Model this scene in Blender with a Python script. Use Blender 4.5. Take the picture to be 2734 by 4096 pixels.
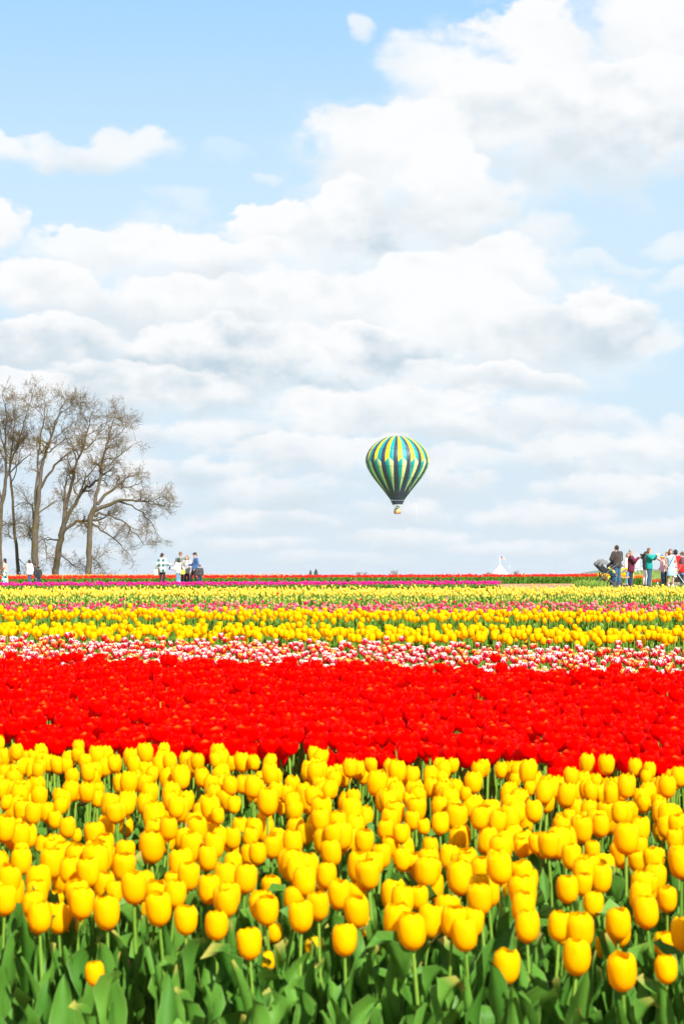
import bpy, bmesh, math, random
import numpy as np
from math import sin, cos, pi, radians as R
from mathutils import Vector, Matrix

for _o in list(bpy.data.objects):
    bpy.data.objects.remove(_o)
scene = bpy.context.scene
COL = scene.collection
random.seed(7)
rng = np.random.default_rng(11)

# ------------------------------------------------------------------ camera
FPX = 7964.0            # 70 mm on a 36 mm tall frame, counted in photo pixels
CAM_Z = 1.30
cd = bpy.data.cameras.new('camera')
cam = bpy.data.objects.new('camera', cd); COL.objects.link(cam)
cam.location = (0, 0, CAM_Z)
cam.rotation_euler = (R(90 + 1.81), 0, 0)
cd.sensor_fit = 'VERTICAL'; cd.sensor_height = 36.0; cd.lens = 70.0
cd.clip_start = 0.1; cd.clip_end = 40000
cd.dof.use_dof = True; cd.dof.focus_distance = 60.0; cd.dof.aperture_fstop = 10.0
scene.camera = cam

# ------------------------------------------------------------------ exposure
scene.render.engine = 'CYCLES'
scene.view_settings.view_transform = 'Standard'
scene.view_settings.look = 'None'
scene.view_settings.exposure = 1.15
scene.view_settings.gamma = 1.0
scene.view_settings.use_curve_mapping = False
scene.cycles.use_denoising = True
scene.cycles.use_adaptive_sampling = True; scene.cycles.adaptive_threshold = 0.02; scene.cycles.adaptive_min_samples = 16
scene.cycles.max_bounces = 8; scene.cycles.volume_bounces = 0
scene.cycles.transparent_max_bounces = 8

SUN_EL, SUN_AZ = R(40), R(152)      # azimuth clockwise from +Y (the view direction): behind the camera's right shoulder

# ------------------------------------------------------------------ node helper
class NT:
    """tiny expression builder over a node tree"""
    def __init__(s, tree): s.t = tree
    def n(s, typ, **kw):
        nd = s.t.nodes.new(typ)
        for k, v in kw.items(): setattr(nd, k, v)
        return nd
    def put(s, sock, v):
        if isinstance(v, bpy.types.NodeSocket): s.t.links.new(v, sock)
        elif v is not None:
            if hasattr(sock.default_value, '__len__') and not hasattr(v, '__len__'): v = (v,) * len(sock.default_value)
            elif hasattr(v, '__len__') and len(v) == 3 and len(sock.default_value) == 4: v = tuple(v) + (1,)
            sock.default_value = v
    def m(s, op, a, b=None, c=None, clamp=False):
        nd = s.n('ShaderNodeMath', operation=op); nd.use_clamp = clamp
        for i, v in enumerate((a, b, c)):
            if v is not None: s.put(nd.inputs[i], v)
        return nd.outputs[0]
    def add(s, a, b): return s.m('ADD', a, b)
    def sub(s, a, b): return s.m('SUBTRACT', a, b)
    def mul(s, a, b): return s.m('MULTIPLY', a, b)
    def mad(s, a, b, c): return s.m('MULTIPLY_ADD', a, b, c)
    def mx(s, a, b): return s.m('MAXIMUM', a, b)
    def mn(s, a, b): return s.m('MINIMUM', a, b)
    def sstep(s, x, lo, hi, a=0.0, b=1.0):
        nd = s.n('ShaderNodeMapRange', interpolation_type='SMOOTHSTEP')
        s.put(nd.inputs[0], x)
        for i, v in zip((1, 2, 3, 4), (lo, hi, a, b)): s.put(nd.inputs[i], v)
        return nd.outputs[0]
    def lin(s, x, lo, hi, a=0.0, b=1.0):
        nd = s.n('ShaderNodeMapRange'); nd.clamp = True
        s.put(nd.inputs[0], x)
        for i, v in zip((1, 2, 3, 4), (lo, hi, a, b)): s.put(nd.inputs[i], v)
        return nd.outputs[0]
    def vm(s, op, a, b=None, c=None):
        nd = s.n('ShaderNodeVectorMath', operation=op)
        for i, v in enumerate((a, b, c)):
            if v is not None: s.put(nd.inputs[i], v)
        return nd.outputs['Value'] if op in ('LENGTH', 'DISTANCE', 'DOT_PRODUCT') else nd.outputs[0]
    def xyz(s, x, y, z):
        nd = s.n('ShaderNodeCombineXYZ')
        for i, v in enumerate((x, y, z)): s.put(nd.inputs[i], v)
        return nd.outputs[0]
    def sep(s, v):
        nd = s.n('ShaderNodeSeparateXYZ'); s.put(nd.inputs[0], v); return nd.outputs
    def noise(s, vec, scale, detail=4, rough=0.55, dist=0.0, out=0):
        nd = s.n('ShaderNodeTexNoise'); nd.noise_dimensions = '3D'
        if vec is not None: s.put(nd.inputs['Vector'], vec)
        s.put(nd.inputs['Scale'], scale); s.put(nd.inputs['Detail'], detail)
        s.put(nd.inputs['Roughness'], rough); s.put(nd.inputs['Distortion'], dist)
        return nd.outputs[out]
    def mix(s, f, a, b):
        nd = s.n('ShaderNodeMix', data_type='RGBA')
        s.put(nd.inputs[0], f); s.put(nd.inputs[6], a); s.put(nd.inputs[7], b)
        return nd.outputs[2]
    def attr(s, name):
        nd = s.n('ShaderNodeAttribute', attribute_name=name); return nd.outputs['Fac']

# ------------------------------------------------------------------ world: Nishita sky with cumulus clouds
world = bpy.data.worlds.new('World'); scene.world = world; world.use_nodes = True
CLOUD_L = 4.6
WHITE = tuple(c * CLOUD_L for c in (0.965, 0.972, 0.98)); GREY = tuple(c * CLOUD_L for c in (0.54, 0.665, 0.76))

def cloud_group(cx, cy, rx, ry, gr, op):
    """one cumulus bank laid over the sky behind it: billowed bright top, soft grey base"""
    g = bpy.data.node_groups.new('cloud_bank', 'ShaderNodeTree')
    for nm, ty in (('Color', 'NodeSocketColor'), ('P', 'NodeSocketVector'), ('F1', 'NodeSocketFloat'), ('Sh', 'NodeSocketFloat')):
        g.interface.new_socket(nm, in_out='INPUT', socket_type=ty)
    g.interface.new_socket('Color', in_out='OUTPUT', socket_type='NodeSocketColor')
    N = NT(g); gi = N.n('NodeGroupInput').outputs; go = N.n('NodeGroupOutput').inputs
    Pi = N.vm('MULTIPLY_ADD', gi['Color'], (1e-9, 1e-9, 1e-9), gi['P'])      # keeps the banks in order for the shader compiler
    q = N.vm('MULTIPLY_ADD', Pi, (1 / rx, 1 / ry, 0), (-cx / rx, -cy / ry, 0))
    l = N.vm('DOT_PRODUCT', q, q); qy = N.sep(q)[1]
    m_ = N.mad(gi['F1'], 3.0 if ry < 0.11 and cy < 0.8 else 1.9 if cy < 1.5 else 2.3, N.sub(1.0, l))
    soft = N.lin(qy, -0.7, 0.6, 0.80 if op < 0.9 else 0.30 if cy < 1.6 else 0.45, 1.3)
    a_ = N.mul(N.sstep(N.m('DIVIDE', m_, soft), 0.0, 1.0), op)
    g_ = N.mul(N.sstep(N.mad(qy, 0.55, gi['Sh']), -0.42, 0.52), gr)
    g.links.new(N.mix(a_, gi['Color'], N.mix(g_, WHITE, GREY)), go[0])
    return g

def build_world():
    t = world.node_tree; t.nodes.clear(); N = NT(t)
    out = N.n('ShaderNodeOutputWorld')
    groups = [cloud_group(*c) for c in CLOUDS]
    sky = N.n('ShaderNodeTexSky', sky_type='NISHITA'); sky.sun_disc = False
    sky.sun_elevation = SUN_EL; sky.sun_rotation = SUN_AZ
    sky.air_density = 1.0; sky.dust_density = 0.6; sky.ozone_density = 1.6
    d = N.n('ShaderNodeTexCoord').outputs['Generated']
    x, y, z = N.sep(d)
    az = N.m('ARCTAN2', x, y); el = N.m('ARCSINE', z)
    # angular map, one unit = 1000 photo pixels of arc (7.96 units per radian)
    U0 = N.mad(az, 7.964, 1.367); V0 = N.mad(el, -7.964, 2.300)
    p = N.vm('MULTIPLY', d, (1.0, 1.0, 1.45))
    # clear air: Nishita blue, thickening to a pale milky blue towards the horizon
    blue = N.mix(N.sstep(V0, -1.5, 0.0, 0.25, 0.85), sky.outputs[0], tuple(c * CLOUD_L for c in (0.335, 0.635, 0.955)))
    blue = N.mix(N.sstep(V0, -0.3, 1.15), blue, tuple(c * CLOUD_L for c in (0.64, 0.83, 0.975)))
    blue = N.mix(N.sstep(V0, 1.3, 2.2), blue, tuple(c * CLOUD_L for c in (0.70, 0.815, 0.905)))
    # the same weather goes on round the whole sky as broken cumulus
    wide = N.noise(N.vm('MULTIPLY', d, (1, 1, 1.8)), 5.5, 5, 0.5)
    off = N.mx(N.sstep(N.m('ABSOLUTE', N.sub(U0, 1.367)), 1.5, 2.1), N.sstep(V0, 0.0, -0.5))
    wa = N.mul(N.sstep(wide, 0.44, 0.60), off)
    base = N.mix(wa, blue, N.mix(N.sstep(wide, 0.5, 0.85), WHITE, GREY))
    base = N.mix(N.sstep(el, -0.01, -0.05), base, (0.9, 1.2, 0.7))
    def background(col):
        bg = N.n('ShaderNodeBackground'); N.put(bg.inputs['Color'], col); bg.inputs['Strength'].default_value = 0.1
        return bg.outputs[0]
    def choose(fac, a, b):
        mx = N.n('ShaderNodeMixShader'); N.put(mx.inputs[0], fac); t.links.new(a, mx.inputs[1]); t.links.new(b, mx.inputs[2])
        return mx.outputs[0]
    plain = background(base)
    # noise fields shared by every bank
    w = N.sep(N.vm('SUBTRACT', N.noise(p, 22.0, 3, 0.5, out=1), (0.5, 0.5, 0.5)))
    w2 = N.sep(N.vm('SUBTRACT', N.noise(N.vm('ADD', p, (3.1, 1.7, 5.2)), 62.0, 4, 0.5, out=1), (0.5, 0.5, 0.5)))
    U = N.add(N.mad(w[0], 0.42, U0), N.mul(w2[0], 0.13)); wv = N.lin(V0, 1.2, 2.0, 1.0, 0.30)
    V = N.add(V0, N.mul(wv, N.add(N.mul(w[1], 0.26), N.mul(w2[1], 0.11))))
    P = N.xyz(U, V, 0.0)
    hi = N.sstep(V0, 1.3, 1.9)
    f1 = N.sub(N.add(N.mul(N.noise(p, 30.0, 8, 0.60), N.sub(1.0, hi)), N.mul(N.noise(N.vm('MULTIPLY', d, (1.0, 1.0, 1.9)), 62.0, 6, 0.60), hi)), 0.5)
    f3 = N.sub(N.noise(N.vm('MULTIPLY', d, (1.0, 1.0, 1.9)), 12.0, 4, 0.5), 0.5)
    rel = N.sub(N.noise(N.vm('ADD', p, (0.004, 0.0, 0.010)), 30.0, 4, 0.52), N.noise(p, 30.0, 4, 0.52))
    sh0 = N.mad(f3, 1.5, N.mul(rel, -1.7))
    tiles = None
    edges = (-9.0, 0.86, 1.38, 9.0)
    for lo, hi in zip(edges[:-1], edges[1:]):
        col = base
        for (cx, cy, rx, ry, gr, op), grp in zip(CLOUDS, groups):
            if cy + 1.3 * ry + 0.10 < lo or cy - 1.3 * ry - 0.10 > hi: continue
            nd = N.n('ShaderNodeGroup'); nd.node_tree = grp
            for k, v in (('Color', col), ('P', P), ('F1', f1), ('Sh', sh0)): N.put(nd.inputs[k], v)
            col = nd.outputs[0]
        b = background(col)
        tiles = b if tiles is None else choose(N.m('GREATER_THAN', V0, lo), tiles, b)
    # the named banks fill the quarter the view takes in; elsewhere only the broken cumulus is evaluated
    front = N.mul(N.m('LESS_THAN', N.m('ABSOLUTE', N.sub(U0, 1.367)), 2.4), N.m('GREATER_THAN', V0, -0.7))
    front = N.mul(front, N.m('GREATER_THAN', el, -0.01))
    t.links.new(choose(front, plain, tiles), out.inputs[0])

# cloud banks, highest first: centre, half size (thousandths of the angular map), grey of the base, opacity
CLOUDS = [
    (1.475, 0.135, 0.105, 0.085, 0.1, 0.75), (1.72, 0.27, 0.2, 0.1, 0.15, 0.4), (2.45, 0.35, 0.55, 0.55, 0.2, 0.6), (1.95, 0.62, 0.85, 0.5, 0.2, 0.55), (0.95, 0.62, 0.16, 0.05, 0.1, 0.2),
    (1.1, 0.69, 0.05, 0.035, 0.1, 0.45), (1.3, 0.78, 0.16, 0.1, 0.3, 0.35), (0.74, 0.82, 0.16, 0.09, 0.15, 0.4), (0.75, 1.15, 0.95, 0.3, 0.2, 0.6), (1.45, 1.15, 0.75, 0.4, 0.2, 0.6),
    (2.1, 1.35, 0.65, 0.33, 0.25, 0.6), (1.2, 1.5, 1.5, 0.36, 0.45, 0.6), (2.66, 0.22, 0.36, 0.36, 0.25, 1), (2.14, 0.24, 0.26, 0.2, 0.15, 1), (2.02, 0.05, 0.14, 0.08, 0.1, 0.8),
    (1.72, 0.33, 0.34, 0.17, 0.3, 0.85), (2.42, 0.56, 0.46, 0.3, 0.65, 1), (1.98, 0.5, 0.42, 0.28, 0.5, 1), (1.55, 0.62, 0.34, 0.24, 0.3, 1), (2.68, 0.42, 0.14, 0.16, 0.1, 0.9),
    (0.26, 0.67, 0.36, 0.1, 0.45, 0.85), (0.5, 0.61, 0.26, 0.085, 0.25, 0.85), (0.03, 0.63, 0.14, 0.07, 0.2, 0.8), (0.01, 0.93, 0.13, 0.12, 0.15, 1), (1.42, 0.93, 0.26, 0.22, 1, 1),
    (1.8, 0.88, 0.34, 0.3, 0.45, 1), (2.2, 0.96, 0.22, 0.1, 0.2, 0.8), (2.44, 1.06, 0.2, 0.05, 0.2, 0.55), (2.66, 0.99, 0.16, 0.06, 0.1, 0.6), (1.08, 0.94, 0.3, 0.13, 0.3, 1),
    (0.36, 1.02, 0.3, 0.11, 0.3, 0.9), (0.85, 1.05, 0.44, 0.13, 0.5, 1), (1.95, 1.1, 0.3, 0.16, 0.3, 1), (2.68, 1.15, 0.14, 0.08, 0.1, 0.6), (0.16, 1.2, 0.3, 0.16, 0.65, 1),
    (0.62, 1.25, 0.42, 0.17, 0.55, 1), (1.1, 1.27, 0.45, 0.2, 0.5, 1), (1.62, 1.22, 0.46, 0.17, 0.5, 1), (2.36, 1.32, 0.31, 0.17, 0.85, 1), (1.92, 1.36, 0.46, 0.2, 0.55, 1),
    (0.2, 1.4, 0.4, 0.13, 0.7, 1), (0.85, 1.46, 0.55, 0.18, 1, 1), (1.35, 1.44, 0.46, 0.17, 1, 1), (0.55, 1.56, 0.5, 0.13, 0.85, 1), (1.98, 1.53, 0.46, 0.085, 0.65, 1),
    (2.66, 1.37, 0.12, 0.07, 0.1, 0.7), (0.13, 1.56, 0.24, 0.1, 0.255, 1), (1.52, 1.66, 0.66, 0.143, 0.595, 0.966), (2.1, 1.7, 0.55, 0.134, 0.637, 0.871), (2.6, 1.74, 0.264, 0.09, 0.425, 0.777),
    (0.72, 1.74, 0.506, 0.09, 0.85, 0.871), (1.26, 1.83, 0.462, 0.12, 0.595, 0.913), (2.4, 1.84, 0.495, 0.134, 0.722, 0.871), (1.8, 1.84, 0.33, 0.074, 0.51, 0.777), (0.3, 1.84, 0.44, 0.12, 0.595, 0.777),
    (0.8, 1.9, 0.462, 0.074, 0.765, 0.777), (1.76, 1.94, 0.242, 0.106, 0.595, 0.871), (1.1, 1.98, 0.352, 0.09, 0.68, 0.819), (2.45, 1.98, 0.44, 0.09, 0.68, 0.819), (0.45, 2, 0.396, 0.074, 0.595, 0.777),
    (1.6, 2.06, 0.264, 0.083, 0.595, 0.871), (1.05, 2.09, 0.374, 0.06, 0.595, 0.819), (2.15, 2.08, 0.374, 0.067, 0.595, 0.777), (0.55, 2.12, 0.374, 0.06, 0.51, 0.777), (2.6, 2.13, 0.286, 0.053, 0.51, 0.777),
    (1.62, 2.16, 0.374, 0.053, 0.595, 0.819), (1, 2.18, 0.308, 0.044, 0.51, 0.777), (0.3, 2.22, 0.374, 0.044, 0.51, 0.672), (2.1, 2.2, 0.44, 0.044, 0.51, 0.724), (1.35, 2.24, 0.44, 0.037, 0.51, 0.672),
    (2.55, 2.25, 0.33, 0.032, 0.51, 0.578),
]
build_world()

# ------------------------------------------------------------------ sun
sd = bpy.data.lights.new('sun', 'SUN'); sun = bpy.data.objects.new('sun', sd); COL.objects.link(sun)
sd.energy = 4.8; sd.angle = R(0.53); sd.color = (1.0, 0.95, 0.87)
sv = Vector((sin(SUN_AZ) * cos(SUN_EL), cos(SUN_AZ) * cos(SUN_EL), sin(SUN_EL)))
sun.rotation_euler = sv.to_track_quat('Z', 'Y').to_euler()

# ------------------------------------------------------------------ ground shape
_GD = [-60, 0, 4.7, 8.7, 16.5, 21, 24, 28, 34, 40, 47, 55, 65, 78, 96, 104, 112, 122, 140, 180, 260, 600, 2000, 9000]
_GZ = [0, 0, .015, .05, .16, .24, .26, .32, .36, .42, .48, .56, .63, .69, .73, .80, .84, .84, .76, .55, .42, .3, 0, -4]
_gs = np.linspace(-60, 300, 1441); _gv = np.interp(_gs, _GD, _GZ)
_k = np.ones(17) / 17; _gv = np.convolve(np.pad(_gv, 8, mode='edge'), _k, mode='valid')
def gz(x, y):
    """ground height; the field climbs gently away from the camera and a little to the right"""
    x = np.asarray(x, float); y = np.asarray(y, float)
    z = np.where(y < 290, np.interp(y, _gs, _gv), np.interp(y, _GD, _GZ))
    t = np.clip((y - 15) / 60, 0, 1)
    z = z + 0.0038 * np.clip(x, -60, 60) * t
    # grassy bank on the right behind the visitors
    a = np.clip((x - 14.6) / 3.5, 0, 1); b = np.clip((y - 97) / 32, 0, 1) * np.clip((420 - y) / 200, 0, 1)
    return z + 0.50 * a * a * (3 - 2 * a) * b * b * (3 - 2 * b)
def X(px, d): return (px - 1367.0) * d / FPX        # sideways metres of a sight line at depth d
def gp(px, d):
    x = X(px, d); return Vector((x, d, float(gz(x, d))))

# ------------------------------------------------------------------ mesh helpers
def link(o, parent=None):
    COL.objects.link(o)
    if parent is not None: o.parent = parent
    return o
def tag(o, label=None, cat=None, group=None, kind=None):
    for k, v in (('label', label), ('category', cat), ('group', group), ('kind', kind)):
        if v: o[k] = v
    return o
def empty(name, loc=(0, 0, 0), rz=0.0, parent=None):
    o = bpy.data.objects.new(name, None); o.location = loc; o.rotation_euler = (0, 0, rz); o.empty_display_size = 0.1
    return link(o, parent)
def mesh_np(name, V, F, mats, uv=None, mi=None, rnd=None, smooth=True):
    """mesh from numpy arrays; F is (n,4) with quads, or -1 in the last place for triangles"""
    me = bpy.data.meshes.new(name); V = np.asarray(V, np.float32); F = np.asarray(F, np.int32)
    keep = F >= 0
    loops = F[keep]; tot = keep.sum(1)
    me.vertices.add(len(V)); me.vertices.foreach_set('co', V.ravel())
    me.loops.add(len(loops)); me.loops.foreach_set('vertex_index', loops.astype(np.int32))
    me.polygons.add(len(F))
    st = np.zeros(len(F), np.int32); st[1:] = np.cumsum(tot)[:-1]
    me.polygons.foreach_set('loop_start', st); me.polygons.foreach_set('loop_total', tot.astype(np.int32))
    if mi is not None: me.polygons.foreach_set('material_index', np.asarray(mi, np.int32))
    me.polygons.foreach_set('use_smooth', np.full(len(F), smooth))
    if uv is not None:
        ul = me.uv_layers.new(name='UVMap'); ul.data.foreach_set('uv', np.asarray(uv, np.float32)[loops].ravel())
    if rnd is not None:
        at = me.attributes.new('rnd', 'FLOAT', 'POINT'); at.data.foreach_set('value', np.asarray(rnd, np.float32))
    for m in (mats if isinstance(mats, (list, tuple)) else [mats]): me.materials.append(m)
    me.update(calc_edges=True)
    return me
def obj(name, me, parent=None, loc=None, rot=None, scale=None):
    o = bpy.data.objects.new(name, me)
    if loc is not None: o.location = loc
    if rot is not None: o.rotation_euler = rot
    if scale is not None: o.scale = scale
    return link(o, parent)

class T:
    """a template: vertices, quads, uv"""
    def __init__(s, V, F, uv=None):
        s.V = np.asarray(V, float); s.F = np.asarray(F, int); s.uv = np.zeros((len(s.V), 2)) if uv is None else np.asarray(uv, float)
    @staticmethod
    def join(ts):
        V = []; F = []; U = []; n = 0
        for t in ts:
            V.append(t.V); U.append(t.uv); F.append(np.where(t.F >= 0, t.F + n, -1)); n += len(t.V)
        return T(np.concatenate(V), np.concatenate(F), np.concatenate(U))
    def moved(s, M=None, off=(0, 0, 0)):
        V = s.V if M is None else s.V @ np.asarray(M).T
        return T(V + np.asarray(off), s.F, s.uv)
    def mesh(s, name, mat): return mesh_np(name, s.V, s.F, mat, s.uv)
def grid_faces(nu, nv, off=0):
    i = np.arange(nv - 1)[:, None]; j = np.arange(nu - 1)[None, :]
    a = (i * nu + j).ravel() + off
    return np.stack([a, a + 1, a + nu + 1, a + nu], 1)
def rotz(a): return np.array([[cos(a), -sin(a), 0], [sin(a), cos(a), 0], [0, 0, 1.0]])
def rotx(a): return np.array([[1.0, 0, 0], [0, cos(a), -sin(a)], [0, sin(a), cos(a)]])
def tube(pts, rad, sides=6, cap=False):
    """tapered tube through points"""
    pts = np.asarray(pts, float); n = len(pts); rad = np.broadcast_to(np.asarray(rad, float), (n,))
    tan = np.gradient(pts, axis=0); tan /= np.linalg.norm(tan, axis=1)[:, None] + 1e-12
    ref = np.array([1.0, 0.13, 0.07]) if abs(tan[:, 0]).mean() < 0.8 else np.array([0.1, 0.2, 1.0])
    a = np.cross(tan, ref); a /= np.linalg.norm(a, axis=1)[:, None] + 1e-12
    b = np.cross(tan, a)
    th = np.arange(sides) * 2 * pi / sides
    V = pts[:, None, :] + rad[:, None, None] * (np.cos(th)[None, :, None] * a[:, None, :] + np.sin(th)[None, :, None] * b[:, None, :])
    V = V.reshape(-1, 3); F = []
    i = np.arange(n - 1)[:, None] * sides; j = np.arange(sides)[None, :]; jn = (j + 1) % sides
    F = np.stack([(i + j).ravel(), (i + jn).ravel(), (i + sides + jn).ravel(), (i + sides + j).ravel()], 1)
    uv = np.stack([np.tile(np.arange(sides) / sides, n), np.repeat(np.linspace(0, 1, n), sides)], 1)
    if cap:
        c0 = len(V); V = np.vstack([V, pts[:1], pts[-1:]]); uv = np.vstack([uv, [[0.5, 0]], [[0.5, 1]]])
        e = (n - 1) * sides
        f0 = np.stack([jn[0], j[0], np.full(sides, c0), np.full(sides, -1)], 1)
        f1 = np.stack([e + j[0], e + jn[0], np.full(sides, c0 + 1), np.full(sides, -1)], 1)
        F = np.vstack([F, f0, f1])
    return T(V, F, uv)
def box(cx, cy, cz, sx, sy, sz):
    V = np.array([[x, y, z] for z in (-.5, .5) for y in (-.5, .5) for x in (-.5, .5)]) * (sx, sy, sz) + (cx, cy, cz)
    return T(V, [[0, 2, 3, 1], [4, 5, 7, 6], [0, 1, 5, 4], [2, 6, 7, 3], [0, 4, 6, 2], [1, 3, 7, 5]])
def lathe(prof, sides=24, off=(0, 0, 0)):
    r = np.array([p[0] for p in prof]); z = np.array([p[1] for p in prof]); n = len(prof)
    th = np.arange(sides) * 2 * pi / sides
    V = np.stack([(r[:, None] * np.cos(th)).ravel(), (r[:, None] * np.sin(th)).ravel(), np.repeat(z, sides)], 1) + np.asarray(off)
    i = np.arange(n - 1)[:, None] * sides; j = np.arange(sides)[None, :]; jn = (j + 1) % sides
    F = np.stack([(i + j).ravel(), (i + jn).ravel(), (i + sides + jn).ravel(), (i + sides + j).ravel()], 1)
    uv = np.stack([np.tile(np.arange(sides) / sides, n), np.repeat(np.linspace(0, 1, n), sides)], 1)
    return T(V, F, uv)

class Mass:
    """many copies of templates joined into one mesh (what nobody could count)"""
    def __init__(s): s.V = []; s.F = []; s.U = []; s.M = []; s.R = []; s.n = 0
    def add(s, t, pos, scl, yaw, tilt=None, tdir=None, mi=0, rnd=None):
        pos = np.asarray(pos, float); k = len(pos)
        if k == 0: return
        scl = np.asarray(scl, float)
        if scl.ndim == 1: scl = np.repeat(scl[:, None], 3, 1)
        c, sn = np.cos(yaw), np.sin(yaw)
        W = t.V[None] * scl[:, None, :]
        x = W[..., 0] * c[:, None] - W[..., 1] * sn[:, None]; y = W[..., 0] * sn[:, None] + W[..., 1] * c[:, None]; z = W[..., 2]
        if tilt is not None:
            # lean by shearing along tdir, small angles
            x = x + z * (np.tan(tilt) * np.cos(tdir))[:, None]; y = y + z * (np.tan(tilt) * np.sin(tdir))[:, None]
        V = np.stack([x, y, z], -1) + pos[:, None, :]
        nv = len(t.V); off = s.n + np.arange(k) * nv
        F = np.where(t.F[None] >= 0, t.F[None] + off[:, None, None], -1)
        s.V.append(V.reshape(-1, 3)); s.F.append(F.reshape(-1, 4)); s.U.append(np.tile(t.uv, (k, 1)))
        s.M.append(np.full(k * len(t.F), mi)); s.R.append(np.repeat(rng.random(k) if rnd is None else rnd, nv)); s.n += k * nv
    def build(s, name, mats):
        me = mesh_np(name, np.concatenate(s.V), np.concatenate(s.F), mats, np.concatenate(s.U), np.concatenate(s.M), np.concatenate(s.R))
        return obj(name, me)

# ------------------------------------------------------------------ materials
MATS = {}
def material(name):
    m = bpy.data.materials.new(name); m.use_nodes = True; m.node_tree.nodes.clear(); MATS[name] = m
    return m, NT(m.node_tree)
def finish(m, N, col, rough=0.6, spec=0.3, bump=None, bstr=0.3, bdist=0.02, trans=0.0, tcol=None, metal=0.0, sheen=0.0, spectint=None, coat=0.0):
    p = N.n('ShaderNodeBsdfPrincipled'); N.put(p.inputs['Base Color'], col); N.put(p.inputs['Roughness'], rough)
    N.put(p.inputs['Specular IOR Level'], spec); N.put(p.inputs['Metallic'], metal)
    if sheen: p.inputs['Sheen Weight'].default_value = sheen
    if coat: p.inputs['Coat Weight'].default_value = coat
    if spectint: N.put(p.inputs['Specular Tint'], spectint)
    if bump is not None:
        b = N.n('ShaderNodeBump'); N.put(b.inputs['Height'], bump); b.inputs['Strength'].default_value = bstr; b.inputs['Distance'].default_value = bdist
        m.node_tree.links.new(b.outputs[0], p.inputs['Normal'])
    out = N.n('ShaderNodeOutputMaterial'); sh = p.outputs[0]
    if trans:
        tr = N.n('ShaderNodeBsdfTranslucent'); N.put(tr.inputs[0], tcol if tcol is not None else col)
        mx = N.n('ShaderNodeMixShader'); mx.inputs[0].default_value = trans
        m.node_tree.links.new(sh, mx.inputs[1]); m.node_tree.links.new(tr.outputs[0], mx.inputs[2]); sh = mx.outputs[0]
    m.node_tree.links.new(sh, out.inputs[0])
    return m
def plain(name, col, rough=0.6, spec=0.3, var=0.12, scale=18.0, metal=0.0, bump=0.15, trans=0.0, sheen=0.0):
    """one colour with a little cloth or paint unevenness"""
    m, N = material(name)
    co = N.n('ShaderNodeTexCoord').outputs['Object']
    n = N.noise(co, scale, 4, 0.6)
    c = N.mix(N.lin(n, 0.3, 0.7), tuple(max(0, v * (1 - var)) for v in col), tuple(min(1, v * (1 + var)) for v in col))
    return finish(m, N, c, rough, spec, bump=n if bump else None, bstr=bump, bdist=0.01, metal=metal, trans=trans, sheen=sheen)

def rand01(N, k=1.0):
    oi = N.n('ShaderNodeObjectInfo').outputs['Random']
    return N.m('FRACT', N.mul(N.add(N.attr('rnd'), oi), k))
def petal_mat(name, lo, mid, tip, rough=0.42, spec=0.35, var=0.12, edge=None, edge_in=None, trans=0.28, spectint=None, hue=0.005, rim=None):
    """petal: colour runs base > middle > tip along the petal; edge = differently coloured margin; rim = sun highlight painted below the tip"""
    m, N = material(name)
    uv0 = N.n('ShaderNodeTexCoord').outputs['UV']; ur, v, _ = N.sep(uv0); u = N.m('FRACT', ur)
    uv = N.xyz(u, v, N.m('FLOOR', ur))              # the whole part of u tells the six petals apart
    r = rand01(N); r2 = rand01(N, 7.31); r3 = N.m('FRACT', N.mad(N.m('FLOOR', ur), 0.381966, N.mul(r, 17.3)))
    c = N.mix(N.sstep(v, 0.0, 0.40), lo, mid); c = N.mix(N.sstep(v, 0.55, 1.0), c, tip)
    # fine veins along the petal
    vein = N.noise(N.vm('MULTIPLY', uv, (26, 2.2, 1)), 1.0, 3, 0.6)
    c = N.mix(N.mul(N.lin(vein, 0.35, 0.75), 0.10), c, tuple(x * 0.6 for x in mid))
    if edge is not None:
        du = N.m('ABSOLUTE', N.mad(u, 2.0, -1.0))
        e = N.add(N.mul(N.m('POWER', du, 1.6), N.lin(v, 0.15, 1.0, 0.35, 1.05)), N.mul(N.sstep(v, 0.70, 1.0), 0.55))
        e = N.mad(N.sub(N.noise(N.vm('MULTIPLY', uv, (9, 3, 1)), 1.0, 3, 0.6), 0.5), 0.35, e)
        ec = N.mix(N.sstep(r2, 0.55, 0.80), edge, edge_in)
        c = N.mix(N.sstep(e, 0.50, 0.64), c, ec)
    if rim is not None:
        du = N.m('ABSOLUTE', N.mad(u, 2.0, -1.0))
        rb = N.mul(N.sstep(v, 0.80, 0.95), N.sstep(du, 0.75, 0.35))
        c = N.mix(N.mul(rb, N.sstep(r3, 0.86, 0.90)), c, rim)  # sunlit crescent put into the colour on a few petals
    hsv = N.n('ShaderNodeHueSaturation'); N.put(hsv.inputs['Color'], c)
    N.put(hsv.inputs['Value'], N.lin(r, 0, 1, 1 - var, 1 + var)); N.put(hsv.inputs['Hue'], N.lin(r2, 0, 1, 0.5 - hue, 0.5 + hue))
    # each petal a shade of its own
    c = N.mix(N.mul(N.m('ABSOLUTE', N.sub(r3, 0.5)), 0.22), hsv.outputs[0], lo)
    return finish(m, N, c, rough, spec, bump=vein, bstr=0.10, bdist=0.004, trans=trans, spectint=spectint)
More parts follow.
